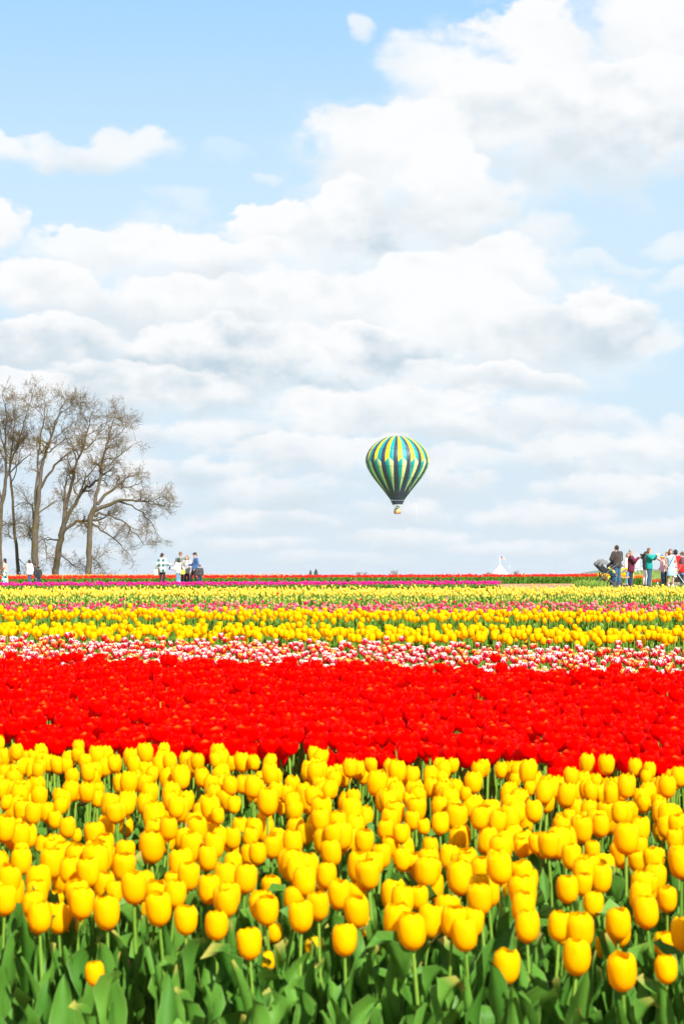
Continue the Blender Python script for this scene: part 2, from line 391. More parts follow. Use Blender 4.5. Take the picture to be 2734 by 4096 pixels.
def leaf_mat(name, a, b, trans=0.20, rough=0.5, spec=0.16):
    m, N = material(name)
    uv = N.n('ShaderNodeTexCoord').outputs['UV']; u, v, _ = N.sep(uv)
    r = rand01(N); r2 = rand01(N, 5.77)
    c = N.mix(r, a, b)
    st = N.noise(N.vm('MULTIPLY', uv, (34, 1.3, 1)), 1.0, 3, 0.6)
    c = N.mix(N.mul(N.lin(st, 0.35, 0.75), 0.35), c, tuple(x * 1.6 for x in b))
    # pale worn margin and a yellowed tip on some blades
    du = N.m('ABSOLUTE', N.mad(u, 2.0, -1.0))
    c = N.mix(N.mul(N.sstep(du, 0.90, 1.0), 0.22), c, (0.30, 0.38, 0.12))
    c = N.mix(N.mul(N.sstep(v, 0.90, 1.0), N.sstep(r2, 0.6, 0.9)), c, (0.34, 0.30, 0.06))
    tc = N.mix(0.6, c, (0.20, 0.42, 0.03))
    return finish(m, N, c, rough, spec, bump=st, bstr=0.18, bdist=0.006, trans=trans, tcol=tc)

M_YEL = petal_mat('yellow_petal', (0.97, 0.51, 0.0), (0.98, 0.59, 0.0), (0.98, 0.62, 0.0), var=0.05, trans=0.50, rough=0.6, spec=0.14, spectint=(1.0, 0.8, 0.3))
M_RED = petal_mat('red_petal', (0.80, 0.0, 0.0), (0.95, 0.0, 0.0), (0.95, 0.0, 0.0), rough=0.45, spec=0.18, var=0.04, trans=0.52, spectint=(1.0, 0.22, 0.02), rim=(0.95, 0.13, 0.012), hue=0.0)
M_EDG = petal_mat('red_white_petal', (0.60, 0.02, 0.02), (0.70, 0.0, 0.012), (0.72, 0.0, 0.012), edge=(0.92, 0.84, 0.74), edge_in=(0.94, 0.58, 0.05), var=0.08, trans=0.15)
M_PINK = petal_mat('rose_petal', (0.75, 0.42, 0.28), (0.82, 0.16, 0.22), (0.84, 0.22, 0.26), var=0.16, trans=0.28)
M_ROSE = petal_mat('deep_rose_petal', (0.72, 0.12, 0.16), (0.78, 0.012, 0.12), (0.80, 0.018, 0.14), var=0.12, trans=0.28)
M_PALE = petal_mat('pale_yellow_petal', (0.74, 0.55, 0.06), (0.92, 0.66, 0.045), (0.93, 0.71, 0.12), var=0.07, trans=0.34)
M_MAG = petal_mat('magenta_petal', (0.62, 0.02, 0.25), (0.74, 0.004, 0.24), (0.78, 0.008, 0.28), var=0.12, trans=0.28)
M_ORA = petal_mat('orange_petal', (0.85, 0.30, 0.0), (0.90, 0.12, 0.0), (0.92, 0.24, 0.005), var=0.12, trans=0.28)
M_FRED = petal_mat('scarlet_petal', (0.72, 0.02, 0.0), (0.84, 0.002, 0.0), (0.86, 0.004, 0.0), var=0.10, trans=0.28, hue=0.002)
M_BUD = petal_mat('green_bud', (0.16, 0.26, 0.05), (0.42, 0.44, 0.08), (0.70, 0.62, 0.12), var=0.15, trans=0.15)
M_LEAF = leaf_mat('tulip_leaf', (0.026, 0.105, 0.010), (0.090, 0.220, 0.026))
M_LEAF2 = leaf_mat('tulip_leaf_far', (0.042, 0.135, 0.007), (0.100, 0.235, 0.016))
def stem_mat():
    m, N = material('tulip_stem'); r = rand01(N)
    return finish(m, N, N.mix(r, (0.10, 0.22, 0.02), (0.19, 0.32, 0.035)), 0.5, 0.3, trans=0.1)
M_STEM = stem_mat()

def soil_mat():
    m, N = material('field_soil')
    co = N.n('ShaderNodeNewGeometry').outputs['Position']
    a = N.noise(co, 7.0, 8, 0.7); b = N.noise(co, 0.35, 4, 0.5)
    c = N.mix(N.lin(a, 0.3, 0.7), (0.10, 0.055, 0.022), (0.34, 0.20, 0.085))
    c = N.mix(N.mul(N.sstep(b, 0.45, 0.7), 0.5), c, (0.26, 0.17, 0.085))
    # beyond the field the ground is pasture
    y = N.sep(co)[1]
    g = N.noise(co, 0.8, 6, 0.65)
    gc = N.mix(N.lin(g, 0.3, 0.7), (0.10, 0.17, 0.035), (0.22, 0.27, 0.07))
    c = N.mix(N.sstep(N.mad(g, 8.0, y), 128, 136), c, gc)
    return finish(m, N, c, 0.95, 0.1, bump=a, bstr=0.8, bdist=0.04)
M_SOIL = soil_mat()

# ------------------------------------------------------------------ ground
def terrain():
    ys = np.unique(np.concatenate([np.arange(-60, 0, 6.0), np.arange(0, 60, 1.0), np.arange(60, 150, 2.5), np.arange(150, 300, 10.0), np.geomspace(300, 14000, 26)]))
    xs = np.unique(np.concatenate([np.arange(-60, 60.1, 3.0), -np.geomspace(60, 9000, 22), np.geomspace(60, 9000, 22)]))
    Xg, Yg = np.meshgrid(xs, ys); Z = gz(Xg, Yg)
    o = obj('ground', mesh_np('ground', np.stack([Xg.ravel(), Yg.ravel(), Z.ravel()], 1), grid_faces(len(xs), len(ys)), M_SOIL))
    tag(o, kind='structure')
terrain()

# ------------------------------------------------------------------ tulip templates
def petal(nu, nv, prof, half, R0, H, rin=1.0, tip=0.70, power=2.0, curl=0.0, wob=0.0, ph=0.0, crease=0.014):
    """one petal facing +X; prof = [(height share, radius share)]; half = half angle; tip = where it starts to round off"""
    u = np.linspace(-1, 1, nu); v = np.concatenate([[0, .05, .13], np.linspace(.24, 1, nv - 3)]) if nv > 5 else np.linspace(0, 1, nv) ** 0.8
    pv = np.array(prof); r = np.interp(v, pv[:, 0], pv[:, 1]) * R0
    w = np.where(v > tip, np.sqrt(np.clip(1 - (np.clip((v - tip) / (1 - tip), 0, 1)) ** power, 0, 1)), 1.0)
    w = np.maximum(w, 0.10) * half
    uu, vv = np.meshgrid(u, v)
    ang = uu * w[:, None]
    rr = r[:, None] * rin * (1 - crease * (1 - np.abs(uu)) * 0 + 0.035 * np.abs(uu) ** 2 * (rin < 0.99) - 0.045 * np.abs(uu) ** 2 * (rin >= 0.99))
    rr = rr * (1 - crease * np.exp(-(uu / 0.16) ** 2) * np.clip(vv * 1.5, 0, 1))
    rr = rr + wob * R0 * np.sin(uu * 3.1 + ph) * vv ** 2
    z = H * vv - curl * H * np.abs(uu) ** 2 * np.clip((vv - 0.6) / 0.4, 0, 1)
    z = z + wob * 0.5 * H * np.sin(uu * 4 + ph * 2) * vv ** 3
    V = np.stack([(rr * np.cos(ang)).ravel(), (rr * np.sin(ang)).ravel(), z.ravel()], 1)
    uvs = np.stack([(uu.ravel() + 1) / 2, vv.ravel()], 1)
    return T(V, grid_faces(nu, nv), uvs)
EGG = [(0, .10), (.05, .44), (.12, .68), (.25, .89), (.42, .99), (.58, 1.0), (.75, .965), (.88, .87), (.96, .74), (1, .62)]
BOWL = [(0, .10), (.05, .40), (.13, .64), (.28, .86), (.45, .98), (.62, 1.02), (.80, 1.0), (.92, .92), (1, .78)]
CUP = [(0, .10), (.05, .38), (.14, .64), (.28, .86), (.45, 1.0), (.62, .98), (.80, .86), (.92, .72), (1, .58)]
SLIM = [(0, .10), (.06, .40), (.15, .66), (.30, .90), (.50, 1.0), (.70, .92), (.85, .72), (1, .42)]
def petals(kind, nu, nv, var=0):
    """the six petals of a flower of unit height, as templates already turned into place (three outer, three inner)"""
    g = np.random.default_rng(100 + var)
    prof, ratio, half, tip, pw = {'egg': (EGG, .385, 67, .78, 2.6), 'bowl': (BOWL, .55, 66, .70, 2.4), 'cup': (CUP, .45, 60, .45, 1.35), 'slim': (SLIM, .36, 64, .5, 1.6),
                                  'round': (EGG, .50, 66, .70, 2.0), 'bud': (SLIM, .24, 66, .4, 1.4)}[kind]
    prof = np.array(prof); opn = g.uniform(-.07, .08) + (.13 if var % 6 == 5 and kind == 'egg' else 0) + {'bowl': g.uniform(-.05, .18), 'cup': .05}.get(kind, 0)
    prof[:, 1] *= 1 + opn * np.clip((prof[:, 0] - .4) / .6, 0, 1) ** 1.3
    out = []
    a0 = g.uniform(0, 2 * pi)
    for k in range(6):
        inner = k >= 3
        t = petal(nu, nv, prof * (1, 1) , R(half) * g.uniform(.93, 1.05), ratio, g.uniform(.95, 1.03) * (1.0 if not inner else .985),
                  rin=.93 if inner else 1.0, tip=tip, power=pw, curl=g.uniform(-.01, .015), wob=g.uniform(.004, .02), ph=g.uniform(0, 6))
        t.uv[:, 0] = t.uv[:, 0] * .98 + .01 + k
        out.append(t.moved(rotz(a0 + (k % 3) * 2 * pi / 3 + (pi / 3 if inner else 0) + g.uniform(-.08, .08))))
    return out
def flower(kind, nu, nv, var=0):
    ps = petals(kind, nu, nv, var)
    return T.join(ps if nv > 3 else ps[:4])        # far off, four petals close the cup
def stem_t(var=0, sides=5, nz=5):
    g = np.random.default_rng(300 + var); z = np.linspace(0, 1, nz)
    b = g.uniform(-.03, .03, 2)
    return tube(np.stack([b[0] * np.sin(z * pi), b[1] * np.sin(z * pi), z], 1), np.linspace(.0125, .0095, nz), sides)
def leaf_t(nu, nv, L=1.0, W=0.20, out=0.35, droop=0.0, fold=0.5, wave=0.0, twist=0.0, ph=0.0):
    """a blade rising from the origin, leaning towards +X"""
    s = np.linspace(0, 1, nv); th = R(86) - (out * 1.2 * s + droop * np.clip(s - .45, 0, 1) ** 1.2 * 3.2)
    ds = L / (nv - 1)
    x = np.concatenate([[0], np.cumsum(np.cos(th[:-1]) * ds)]); z = np.concatenate([[0], np.cumsum(np.sin(th[:-1]) * ds)])
    w = W * np.sin(np.clip(s * .92 + .06, 0, 1) ** .72 * pi) ** .8 * (1 - .1 * s) + .004; w[-1] = .004
    u = np.linspace(-1, 1, nu); V = []
    for i in range(nv):
        tw = twist * s[i]
        n = np.array([-sin(th[i]), 0, cos(th[i])]); side = np.array([0, 1.0, 0])
        sd = cos(tw) * side + sin(tw) * n; nn = -sin(tw) * side + cos(tw) * n
        for uu in u:
            lift = -fold * abs(uu) ** 1.4 * w[i] * .7 + wave * sin(s[i] * 13 + ph + (1.3 if uu > 0 else 0)) * abs(uu) ** 2 * .10 * (s[i] > .08)
            V.append(np.array([x[i], 0, z[i]]) + sd * uu * w[i] * .5 - nn * lift)
    uvs = np.stack([np.tile((u + 1) / 2, nv), np.repeat(s, nu)], 1)
    return T(np.array(V), grid_faces(nu, nv), uvs)
LEAFS = []
for k in range(8):
    g = np.random.default_rng(500 + k)
    LEAFS.append(dict(W=g.uniform(.13, .22), out=g.uniform(.02, .38), droop=(0, 0, .2, .45, .08, .65, 0, .2)[k], fold=g.uniform(.3, .9), wave=(.2, .4, .9, 1.2, .3, 1.5, .5, .8)[k], twist=g.uniform(-.8, .8), ph=g.uniform(0, 6)))
LEAF_HI = [leaf_t(5, 11, **p) for p in LEAFS]
LEAF_MID = [leaf_t(3, 6, **p) for p in LEAFS]
LEAF_LO = [leaf_t(2, 4, **p) for p in LEAFS]

# ------------------------------------------------------------------ tulip beds
def scatter(d0, d1, dens, k, margin, seed, frame=1500.0, lo_only=False):
    """plants on a jittered lattice between two sloping row edges; a point at depth d sits at d - k*x"""
    g = np.random.default_rng(seed); st = 1 / math.sqrt(dens)
    wmax = frame * (d1 * 1.1) / FPX + margin
    xs = np.arange(-wmax, wmax, st); ts = np.arange(d0, d1, st)
    Xg, Tg = np.meshgrid(xs, ts); Xg = Xg + (np.arange(len(ts))[:, None] % 2) * st * .5
    x = (Xg + g.uniform(-.46, .46, Xg.shape) * st).ravel(); tt = (Tg + g.uniform(-.46, .46, Xg.shape) * st).ravel()
    y = tt - k * x * np.clip(1 - np.abs(x) / 60, .3, 1)
    ok = np.abs(x) < frame * y / FPX + margin
    return x[ok], y[ok], tt[ok]
def in_frame(x, y, z, pad=0):
    px = 1367 + x * FPX / y; py = 2300 - (z - CAM_Z) * FPX / y
    return (px > -pad) & (px < 2734 + pad) & (py > 0) & (py < 4096 + pad)

# ---- front bed, yellow
YF = [T_ for T_ in (flower('egg', 7, 10, v) for v in range(6))]
YP = [petals('egg', 7, 10, v) for v in range(6)]
ME_YF = [t.mesh('yellow_flower', M_YEL) for t in YF]
ME_YP = [[t.mesh('yellow_petal', M_YEL) for t in ps] for ps in YP]
STEMS = [stem_t(v, 6, 6) for v in range(4)]
ME_ST = [t.mesh('stem', M_STEM) for t in STEMS]
ME_LH = [t.mesh('leaf', M_LEAF) for t in LEAF_HI]
YF_MASS = [flower('egg', 5, 7, v) for v in range(6)]

# the foremost plants as they stand: sight line (px, py), height of the flower's middle, width of the flower (m)
FRONT = [(185, 3657, .39, 100), (312, 3602, .41, 100), (462, 3632, .40, 106), (435, 3866, .365, 78), (755, 3655, .40, 94), (855, 3687, .39, 93), (679, 3608, .42, 104),
 (955, 3585, .42, 88), (125, 3600, .41, 88), (15, 3590, .42, 95), (1043, 3758, .38, 100), (1072, 3609, .42, 95), (1147, 3605, .43, 92), (1218, 3653, .41, 100), (1135, 3810, .30, 66),
 (1107, 3712, .33, 64), (1233, 3775, .30, 76), (1382, 3744, .38, 101), (1313, 3602, .42, 90), (1365, 3560, .43, 92), (1471, 3607, .42, 100), (1543, 3660, .41, 112), (1451, 3680, .34, 76),
 (1595, 3592, .43, 96), (1680, 3695, .40, 118), (1738, 3650, .42, 100), (1820, 3666, .40, 92), (1903, 3713, .39, 105), (1954, 3583, .43, 100), (1996, 3835, .36, 108), (2094, 3691, .40, 103),
 (2177, 3685, .41, 95), (2056, 3608, .42, 98), (2148, 3557, .44, 112), (2280, 3800, .37, 115), (2333, 3698, .40, 115), (2455, 3656, .41, 102), (2518, 3710, .39, 104), (2423, 3768, .33, 76),
 (2506, 3835, .36, 118), (2493, 3570, .43, 92), (2636, 3634, .41, 104), (2576, 3525, .44, 88), (2675, 3854, .35, 90), (2716, 3723, .40, 104), (2646, 3750, .34, 80)]
plants = []     # x, y, flower mid height, flower width
for px, py, h, w in FRONT:
    d = FPX * (CAM_Z - .018 - h) / (py - 2300)
    plants.append((X(px, d), d, h, w * d / FPX))
fx = np.array([p[0] for p in plants]); fy = np.array([p[1] for p in plants])
k_front = 0.34
x, y, tt = scatter(4.55, 8.75, 71, k_front, 1.1, 21)
keep = []
g = np.random.default_rng(5)
for i in range(len(x)):
    # the seen foremost strip belongs to the listed plants
    front_edge = 5.38
    if y[i] < front_edge and abs(X(1367, 1)) >= 0 and abs(x[i]) < 1367 * y[i] / FPX + 0.05: continue
    if y[i] < 4.55: continue
    if np.min((fx - x[i]) ** 2 + (fy - y[i]) ** 2) < .055 ** 2: continue
    # rows: thin the plants between the drills
    if g.random() < 0.15: continue
    keep.append(i)
for i in keep:
    hh = g.normal(.415, .028)
    if g.random() < .05: hh -= .08
    plants.append((x[i], y[i], hh, g.normal(.0635, .0075)))
plants = np.array(plants); pz = gz(plants[:, 0], plants[:, 1])
vis = in_frame(plants[:, 0], plants[:, 1], pz + plants[:, 2], 40)
order = np.argsort(plants[:, 1]); order = [i for i in order if vis[i]]
single = order[:300]; rest = sorted(set(range(len(plants))) - set(single))
LAB_Y = 'large egg-shaped golden yellow tulip on a green stem in the wide front bed'
GRP_Y = 'yellow tulips of the front bed'
listed = {i: n for n, i in enumerate(range(len(FRONT)))}
def plant_tilt(g): return g.normal(0, .075), g.normal(0, .075)
for n, i in enumerate(single):
    px_, py_, h, w = plants[i]; g = np.random.default_rng(900 + int(i))
    t = empty('yellow_tulip', (px_, py_, pz[i] - .01), g.uniform(0, 2 * pi)); t.rotation_euler = (*plant_tilt(g), g.uniform(0, 2 * pi))
    fh = w / .77; hb = h - fh * .5
    third = ('left', 'middle', 'right')[int(np.clip((1367 + px_ * FPX / py_) // 911.4, 0, 2))]
    if i < len(FRONT): tag(t, 'yellow tulip on the foremost, lowest tier of the front bed, %s third' % third, 'tulip', 'foremost yellow tulips, %s third' % third)
    elif n < 150: tag(t, 'yellow tulip behind the foremost tier of the front bed, %s third' % third, 'tulip', 'second tier of yellow tulips, %s third' % third)
    else: tag(t, 'yellow tulip midway back in the front bed, %s third' % third, 'tulip', 'yellow tulips midway back, %s third' % third)
    if i == 3: tag(t, 'short small yellow tulip set low among broad leaves, lowest bloom of the front bed')
    if i == 29: tag(t, 'yellow tulip on a bare straight stem standing alone at the bed edge', 'tulip')
    obj('stem', ME_ST[i % 4], t, scale=(w / .0635 * .42, w / .0635 * .42, hb + .006))
    v = int(g.integers(6))
    if n < 110:
        f = empty('flower', (0, 0, hb), g.uniform(0, 6.28), t); f.scale = (fh,) * 3
        for me in ME_YP[v]: obj('petal', me, f)
    else:
        obj('flower', ME_YF[v], t, (0, 0, hb), (0, 0, g.uniform(0, 6.28)), (fh,) * 3)
    a0 = g.uniform(0, 6.28); nl = 3 if n < 110 else 2
    for q in range(nl):
        L = g.uniform(.28, .39) * (1 if q < 2 else .8)
        if py_ < 5.2 and q == 2: L *= 1.1
        obj('leaf', ME_LH[int(g.integers(8))], t, (0, 0, g.uniform(.0, .05)), (0, 0, a0 + q * 2.2 + g.uniform(-.4, .4)), (L, L * g.uniform(.85, 1.15), L))
m = Mass(); rr = np.array(rest); P = plants[rr]; Z = pz[rr]; g = np.random.default_rng(77)
fh = P[:, 3] / .77; hb = P[:, 2] - fh * .5; n = len(rr); td = g.uniform(0, 6.28, n); tl = np.abs(g.normal(0, .10, n))
var = g.integers(0, 6, n)
fpos = np.stack([P[:, 0] + np.tan(tl) * np.cos(td) * hb, P[:, 1] + np.tan(tl) * np.sin(td) * hb, Z + hb], 1)
for v in range(6):
    s = var == v
    m.add(YF_MASS[v], fpos[s], fh[s], g.uniform(0, 6.28, s.sum()), tl[s], td[s], mi=0)
base = np.stack([P[:, 0], P[:, 1], Z - .01], 1)
m.add(STEMS[0], base, np.stack([np.full(n, .42), np.full(n, .42), hb + .015], 1), g.uniform(0, 6.28, n), tl, td, mi=1)
for q in range(2):
    lv = g.integers(0, 8, n)
    for v in range(8):
        s = lv == v
        L = g.uniform(.26, .35, s.sum())
        m.add(LEAF_MID[v], base[s], L, g.uniform(0, 6.28, s.sum()), mi=2)
# low broad leaves along the front edge of the bed, where the blooms stand thin
xe = g.uniform(-1.6, 1.6, 150); xe = np.where(np.abs(xe - X(435, 4.8)) < .10, xe + .25, xe); ye = g.uniform(4.5, 5.6, 150); be = np.stack([xe, ye, gz(xe, ye) - .01], 1)
lv = g.integers(0, 8, 150)
for v in range(8):
    s = lv == v
    L = g.uniform(.22, .36, s.sum()); m.add(LEAF_HI[v], be[s], np.stack([L, L * 1.25, L], 1), g.uniform(0, 6.28, s.sum()), mi=2)
o = m.build('yellow_tulips', [M_YEL, M_STEM, M_LEAF])
tag(o, 'packed mass of yellow tulips filling the rest of the front bed', 'tulips', kind='stuff')

# ---- beds further back: 300 plants of each kind on their own, the rest as one mass
def bed(name, mass_name, label, mlabel, group, rows, fl, mat, ratio, height, hsd, width, wsd, dens, seed, leafmat, nleaf, flres, massres, leaf_L=.26,
        leaves='MID', buds=0.0, alt=None, parts=True, margin=2.0, xclip=None, leaf_mass='LO', leaf_dens=None, count=300, wid=1.0, thirds=True):
    g = np.random.default_rng(seed)
    xs, ys = [], []
    for (d0, d1, k) in rows:
        x, y, _ = scatter(d0, d1, dens, k, margin, seed + int(d0 * 10)); xs.append(x); ys.append(y)
    x = np.concatenate(xs); y = np.concatenate(ys)
    if xclip is not None:
        ok = xclip(x, y); x, y = x[ok], y[ok]
    n = len(x); z = gz(x, y)
    h = np.clip(g.normal(height, hsd, n), height * .55, None); w = np.clip(g.normal(width, wsd, n), width * .6, None)
    fh = w / ratio; hb = np.maximum(h - fh, .05)
    bud = g.random(n) < buds
    F = [flower(fl, *flres, v) for v in range(5)]; FM = [flower(fl, *massres, v) for v in range(5)]
    B = flower('bud', *massres, 3)
    LH = {'MID': LEAF_MID, 'HI': LEAF_HI, 'LO': LEAF_LO}[leaves]; LM = {'MID': LEAF_MID, 'LO': LEAF_LO}[leaf_mass]
    alt = alt or []
    ch = g.random(n); mats_of = np.zeros(n, int); acc = 0
    for j, (mt, share) in enumerate(alt):
        mats_of[(ch >= acc) & (ch < acc + share)] = j + 1; acc += share
    allm = [mat] + [a[0] for a in alt]
    vis = in_frame(x, y, z + h) & ~bud
    order = [i for i in np.argsort(y) if vis[i] and mats_of[i] == 0][:count]
    stem = stem_t(2, 5, 4)
    # plants of their own
    foliage = []
    for v in range(4):
        gg = np.random.default_rng(seed + v); parts_ = [stem.moved(np.diag([.42 * width / .0635, .42 * width / .0635, height - width / ratio + .01]))]
        st_me = parts_[0]; lf = []
        for q in range(nleaf):
            L = leaf_L * gg.uniform(.8, 1.15); lf.append(LH[int(gg.integers(8))].moved(rotz(gg.uniform(0, 6.28)) * L))
        V = T.join([st_me] + lf); mi = [0] * len(st_me.F) + [1] * sum(len(l.F) for l in lf)
        foliage.append((V, mi))
    ME_F = [t.mesh(name + '_flower', mat) for t in F]
    if parts:
        ME_G = [mesh_np('stem_and_leaves', V.V, V.F, [M_STEM, leafmat], V.uv, mi) for V, mi in foliage]
    else:
        ME_W = []
        for v in range(5):
            V, mi = foliage[v % 4]; ft = F[v].moved(np.eye(3) * (width / ratio), (0, 0, height - width / ratio))
            J = T.join([V, ft]); ME_W.append(mesh_np(name, J.V, J.F, [M_STEM, leafmat, mat], J.uv, mi + [2] * len(ft.F)))
    for i in order:
        rz = g.uniform(0, 6.28); s = h[i] / height
        if parts:
            t = obj(name, ME_G[i % 4], None, (x[i], y[i], z[i] - .01), (g.normal(0, .05), g.normal(0, .05), rz), (1, 1, (hb[i] + .012) / (height - width / ratio + .01)))
            f = obj('flower', ME_F[i % 5], t); f.location = (0, 0, height - width / ratio)
            f.scale = (fh[i], fh[i], fh[i] / t.scale[2]); f.rotation_euler = (0, 0, g.uniform(0, 6.28))
        else:
            t = obj(name, ME_W[i % 5], None, (x[i], y[i], z[i] - .01), (g.normal(0, .05), g.normal(0, .05), rz), (s, s, s))
        third = ('left', 'middle', 'right')[int(np.clip((1367 + x[i] * FPX / y[i]) // 911.4, 0, 2))]
        tag(t, '%s, %s third' % (label, third) if thirds else label, 'tulip', '%s, %s third' % (group, third) if thirds else group)
    # the mass
    rest = np.ones(n, bool); rest[order] = False
    m = Mass(); td = g.uniform(0, 6.28, n); tl = np.abs(g.normal(0, .07, n))
    var = g.integers(0, 5, n)
    fpos = np.stack([x + np.tan(tl) * np.cos(td) * hb, y + np.tan(tl) * np.sin(td) * hb, z + hb], 1)
    for j in range(len(allm)):
        for v in range(5):
            s = rest & (var == v) & (mats_of == j) & ~bud
            m.add(FM[v], fpos[s], np.stack([fh[s] * wid, fh[s] * wid, fh[s]], 1), g.uniform(0, 6.28, s.sum()), tl[s], td[s], mi=j)
    nm = len(allm)
    s = bud
    if s.any(): m.add(B, fpos[s] - np.array([0, 0, .03]), fh[s] * .9, g.uniform(0, 6.28, s.sum()), tl[s], td[s], mi=nm + 2)
    base = np.stack([x, y, z - .01], 1)
    s = rest
    m.add(stem_t(1, 3, 2), base[s], np.stack([np.full(s.sum(), .45), np.full(s.sum(), .45), hb[s] + .02], 1), g.uniform(0, 6.28, s.sum()), tl[s], td[s], mi=nm)
    if nleaf:
        for q in range(nleaf):
            lv = g.integers(0, 8, n)
            for v in range(8):
                s = rest & (lv == v)
                L = leaf_L * g.uniform(.75, 1.2, s.sum()); m.add(LM[v], base[s], L, g.uniform(0, 6.28, s.sum()), mi=nm + 1)
    if not m.n: return n
    o = m.build(mass_name, allm + [M_STEM, leafmat, M_BUD])
    tag(o, mlabel, 'tulips', kind='stuff')
    return n

C = {}
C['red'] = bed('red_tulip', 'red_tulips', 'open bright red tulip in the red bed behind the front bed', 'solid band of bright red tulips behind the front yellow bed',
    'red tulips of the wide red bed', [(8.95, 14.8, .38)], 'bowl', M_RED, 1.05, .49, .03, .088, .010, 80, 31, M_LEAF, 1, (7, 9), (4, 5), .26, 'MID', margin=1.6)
C['edged'] = bed('white_edged_tulip', 'white_edged_tulips', 'crimson tulip with white petal edges in the band between red and yellow beds', 'band of crimson tulips with white and cream petal edges',
    'white-edged crimson tulips', [(15.0, 19.6, .34)], 'cup', M_EDG, .96, .42, .035, .058, .006, 60, 32, M_LEAF2, 2, (7, 8), (4, 4), .25, 'MID', margin=1.6)
C['yel2'] = bed('golden_tulip', 'golden_tulips', 'golden yellow tulip in the double row beyond the white-edged tulips', 'double row of golden yellow tulips beyond the white-edged band',
    'golden tulips of the double row', [(20.8, 22.8, .26), (26.8, 28.5, .12)], 'egg', M_YEL, .78, .475, .03, .067, .006, 40, 33, M_LEAF2, 3, (5, 7), (4, 4), .30, 'MID', margin=1.8,
    )
C['pink'] = bed('rose_tulip', 'rose_tulips', 'small rose pink tulip in the thinly flowering pink bed', 'thinly flowering bed of rose pink tulips and green buds',
    'pink tulips of the mid field', [(32.4, 38.6, .05)], 'round', M_PINK, .95, .36, .04, .054, .006, 22, 34, M_LEAF2, 3, (4, 5), (3, 3), .27, 'MID', buds=.30, alt=[(M_ROSE, .50), (M_ORA, .03)], parts=False, margin=2.2)
C['pale'] = bed('pale_yellow_tulip', 'pale_yellow_tulips', 'small pale lemon yellow tulip in the broad pale bed', 'broad bed of pale lemon yellow tulips with green leaves below',
    'pale yellow tulips', [(48.3, 54.5, 0)], 'slim', M_PALE, .72, .385, .045, .056, .005, 32, 35, M_LEAF2, 2, (4, 5), (3, 3), .26, 'MID', buds=.10, alt=[(M_FRED, .004)], parts=False, margin=2.5)
C['bud'] = bed('lemon_bud', 'tulip_buds', 'pale yellow tulip among closed buds before the pale bed', 'strip of green leaves and closed pale buds before the pale yellow bed',
    'pale tulips among the buds', [(42.6, 48.3, 0)], 'slim', M_PALE, .72, .33, .05, .046, .005, 20, 39, M_LEAF2, 3, (4, 5), (3, 3), .27, 'MID', buds=.88, parts=False, margin=2.5, count=40, thirds=False)
C['mag'] = bed('magenta_tulip', 'magenta_tulips', 'rounded magenta tulip in the narrow row in front of the visitors', 'narrow row of rounded magenta tulips in front of the visitors',
    'magenta tulips', [(66.6, 69.2, 0)], 'round', M_MAG, .95, .42, .03, .070, .006, 26, 36, M_LEAF2, 3, (4, 5), (3, 3), .32, 'MID', parts=False, margin=3,
    xclip=lambda x, y: x < X(1992, 68) + .15 * np.sin(y * 9))
C['far'] = bed('scarlet_tulip', 'scarlet_tulips', 'tall scarlet tulip on the crest of the field against the sky', 'long row of scarlet tulips along the crest of the field',
    'scarlet tulips along the crest', [(104.5, 108.6, 0)], 'slim', M_FRED, .66, .47, .03, .068, .006, 22, 37, M_LEAF2, 3, (4, 5), (3, 3), .36, 'MID', parts=False, margin=3,
    alt=[(M_YEL, .02)], xclip=lambda x, y: x < X(2385, 108))
C['ora'] = bed('orange_tulip', 'orange_tulips', 'orange and yellow tulip showing over the scarlet row at the crest', 'row of orange and yellow tulips showing over the scarlet row',
    'orange tulips along the crest', [(114.0, 117.0, 0)], 'slim', M_ORA, .70, .52, .03, .068, .006, 14, 38, M_LEAF2, 1, (4, 5), (3, 3), .36, 'MID', parts=False, margin=3,
    alt=[(M_YEL, .25)], xclip=lambda x, y: x < X(1050, 115) + 3 * np.sin(y * 5), count=150)
print('COUNTS', C, len(plants))

# ------------------------------------------------------------------ bare oaks on the left
def bark_mat(name, a, b, moss, ms):
    m, N = material(name)
    co = N.n('ShaderNodeTexCoord').outputs['Object']
    n = N.noise(N.vm('MULTIPLY', co, (5, 5, 1.1)), 1.0, 6, 0.65); k = N.noise(co, 0.55, 4, 0.6)
    c = N.mix(N.lin(n, 0.3, 0.7), a, b)
    c = N.mix(N.mul(N.sstep(k, 0.48, 0.62), ms), c, moss)
    return finish(m, N, c, 0.9, 0.15, bump=n, bstr=0.7, bdist=0.08)
M_BARK = bark_mat('oak_bark', (0.045, 0.034, 0.024), (0.125, 0.100, 0.075), (0.075, 0.058, 0.014), 0.75)
M_TWIG = bark_mat('oak_twig', (0.075, 0.046, 0.016), (0.150, 0.098, 0.036), (0.155, 0.115, 0.018), 0.7)
def Zp(zx, zy, d):      # point on a sight line of the tree survey, at depth d
    return np.array([X(zx / 2.178, d), d, CAM_Z + (2300 - (1500 + zy / 2.178)) * d / FPX])
def wiggle(pts, rad, g, amp, sub=3):
    """finer, gnarled version of a surveyed limb"""
    pts = np.array(pts, float); n = len(pts); t = np.linspace(0, n - 1, (n - 1) * sub + 1)
    P = np.stack([np.interp(t, np.arange(n), pts[:, i]) for i in range(3)], 1)
    # round the corners
    for _ in range(2): P[1:-1] = .25 * P[:-2] + .5 * P[1:-1] + .25 * P[2:]
    P[1:-1] += g.normal(0, amp, (len(P) - 2, 3))
    return P, np.interp(t, np.arange(n), rad)
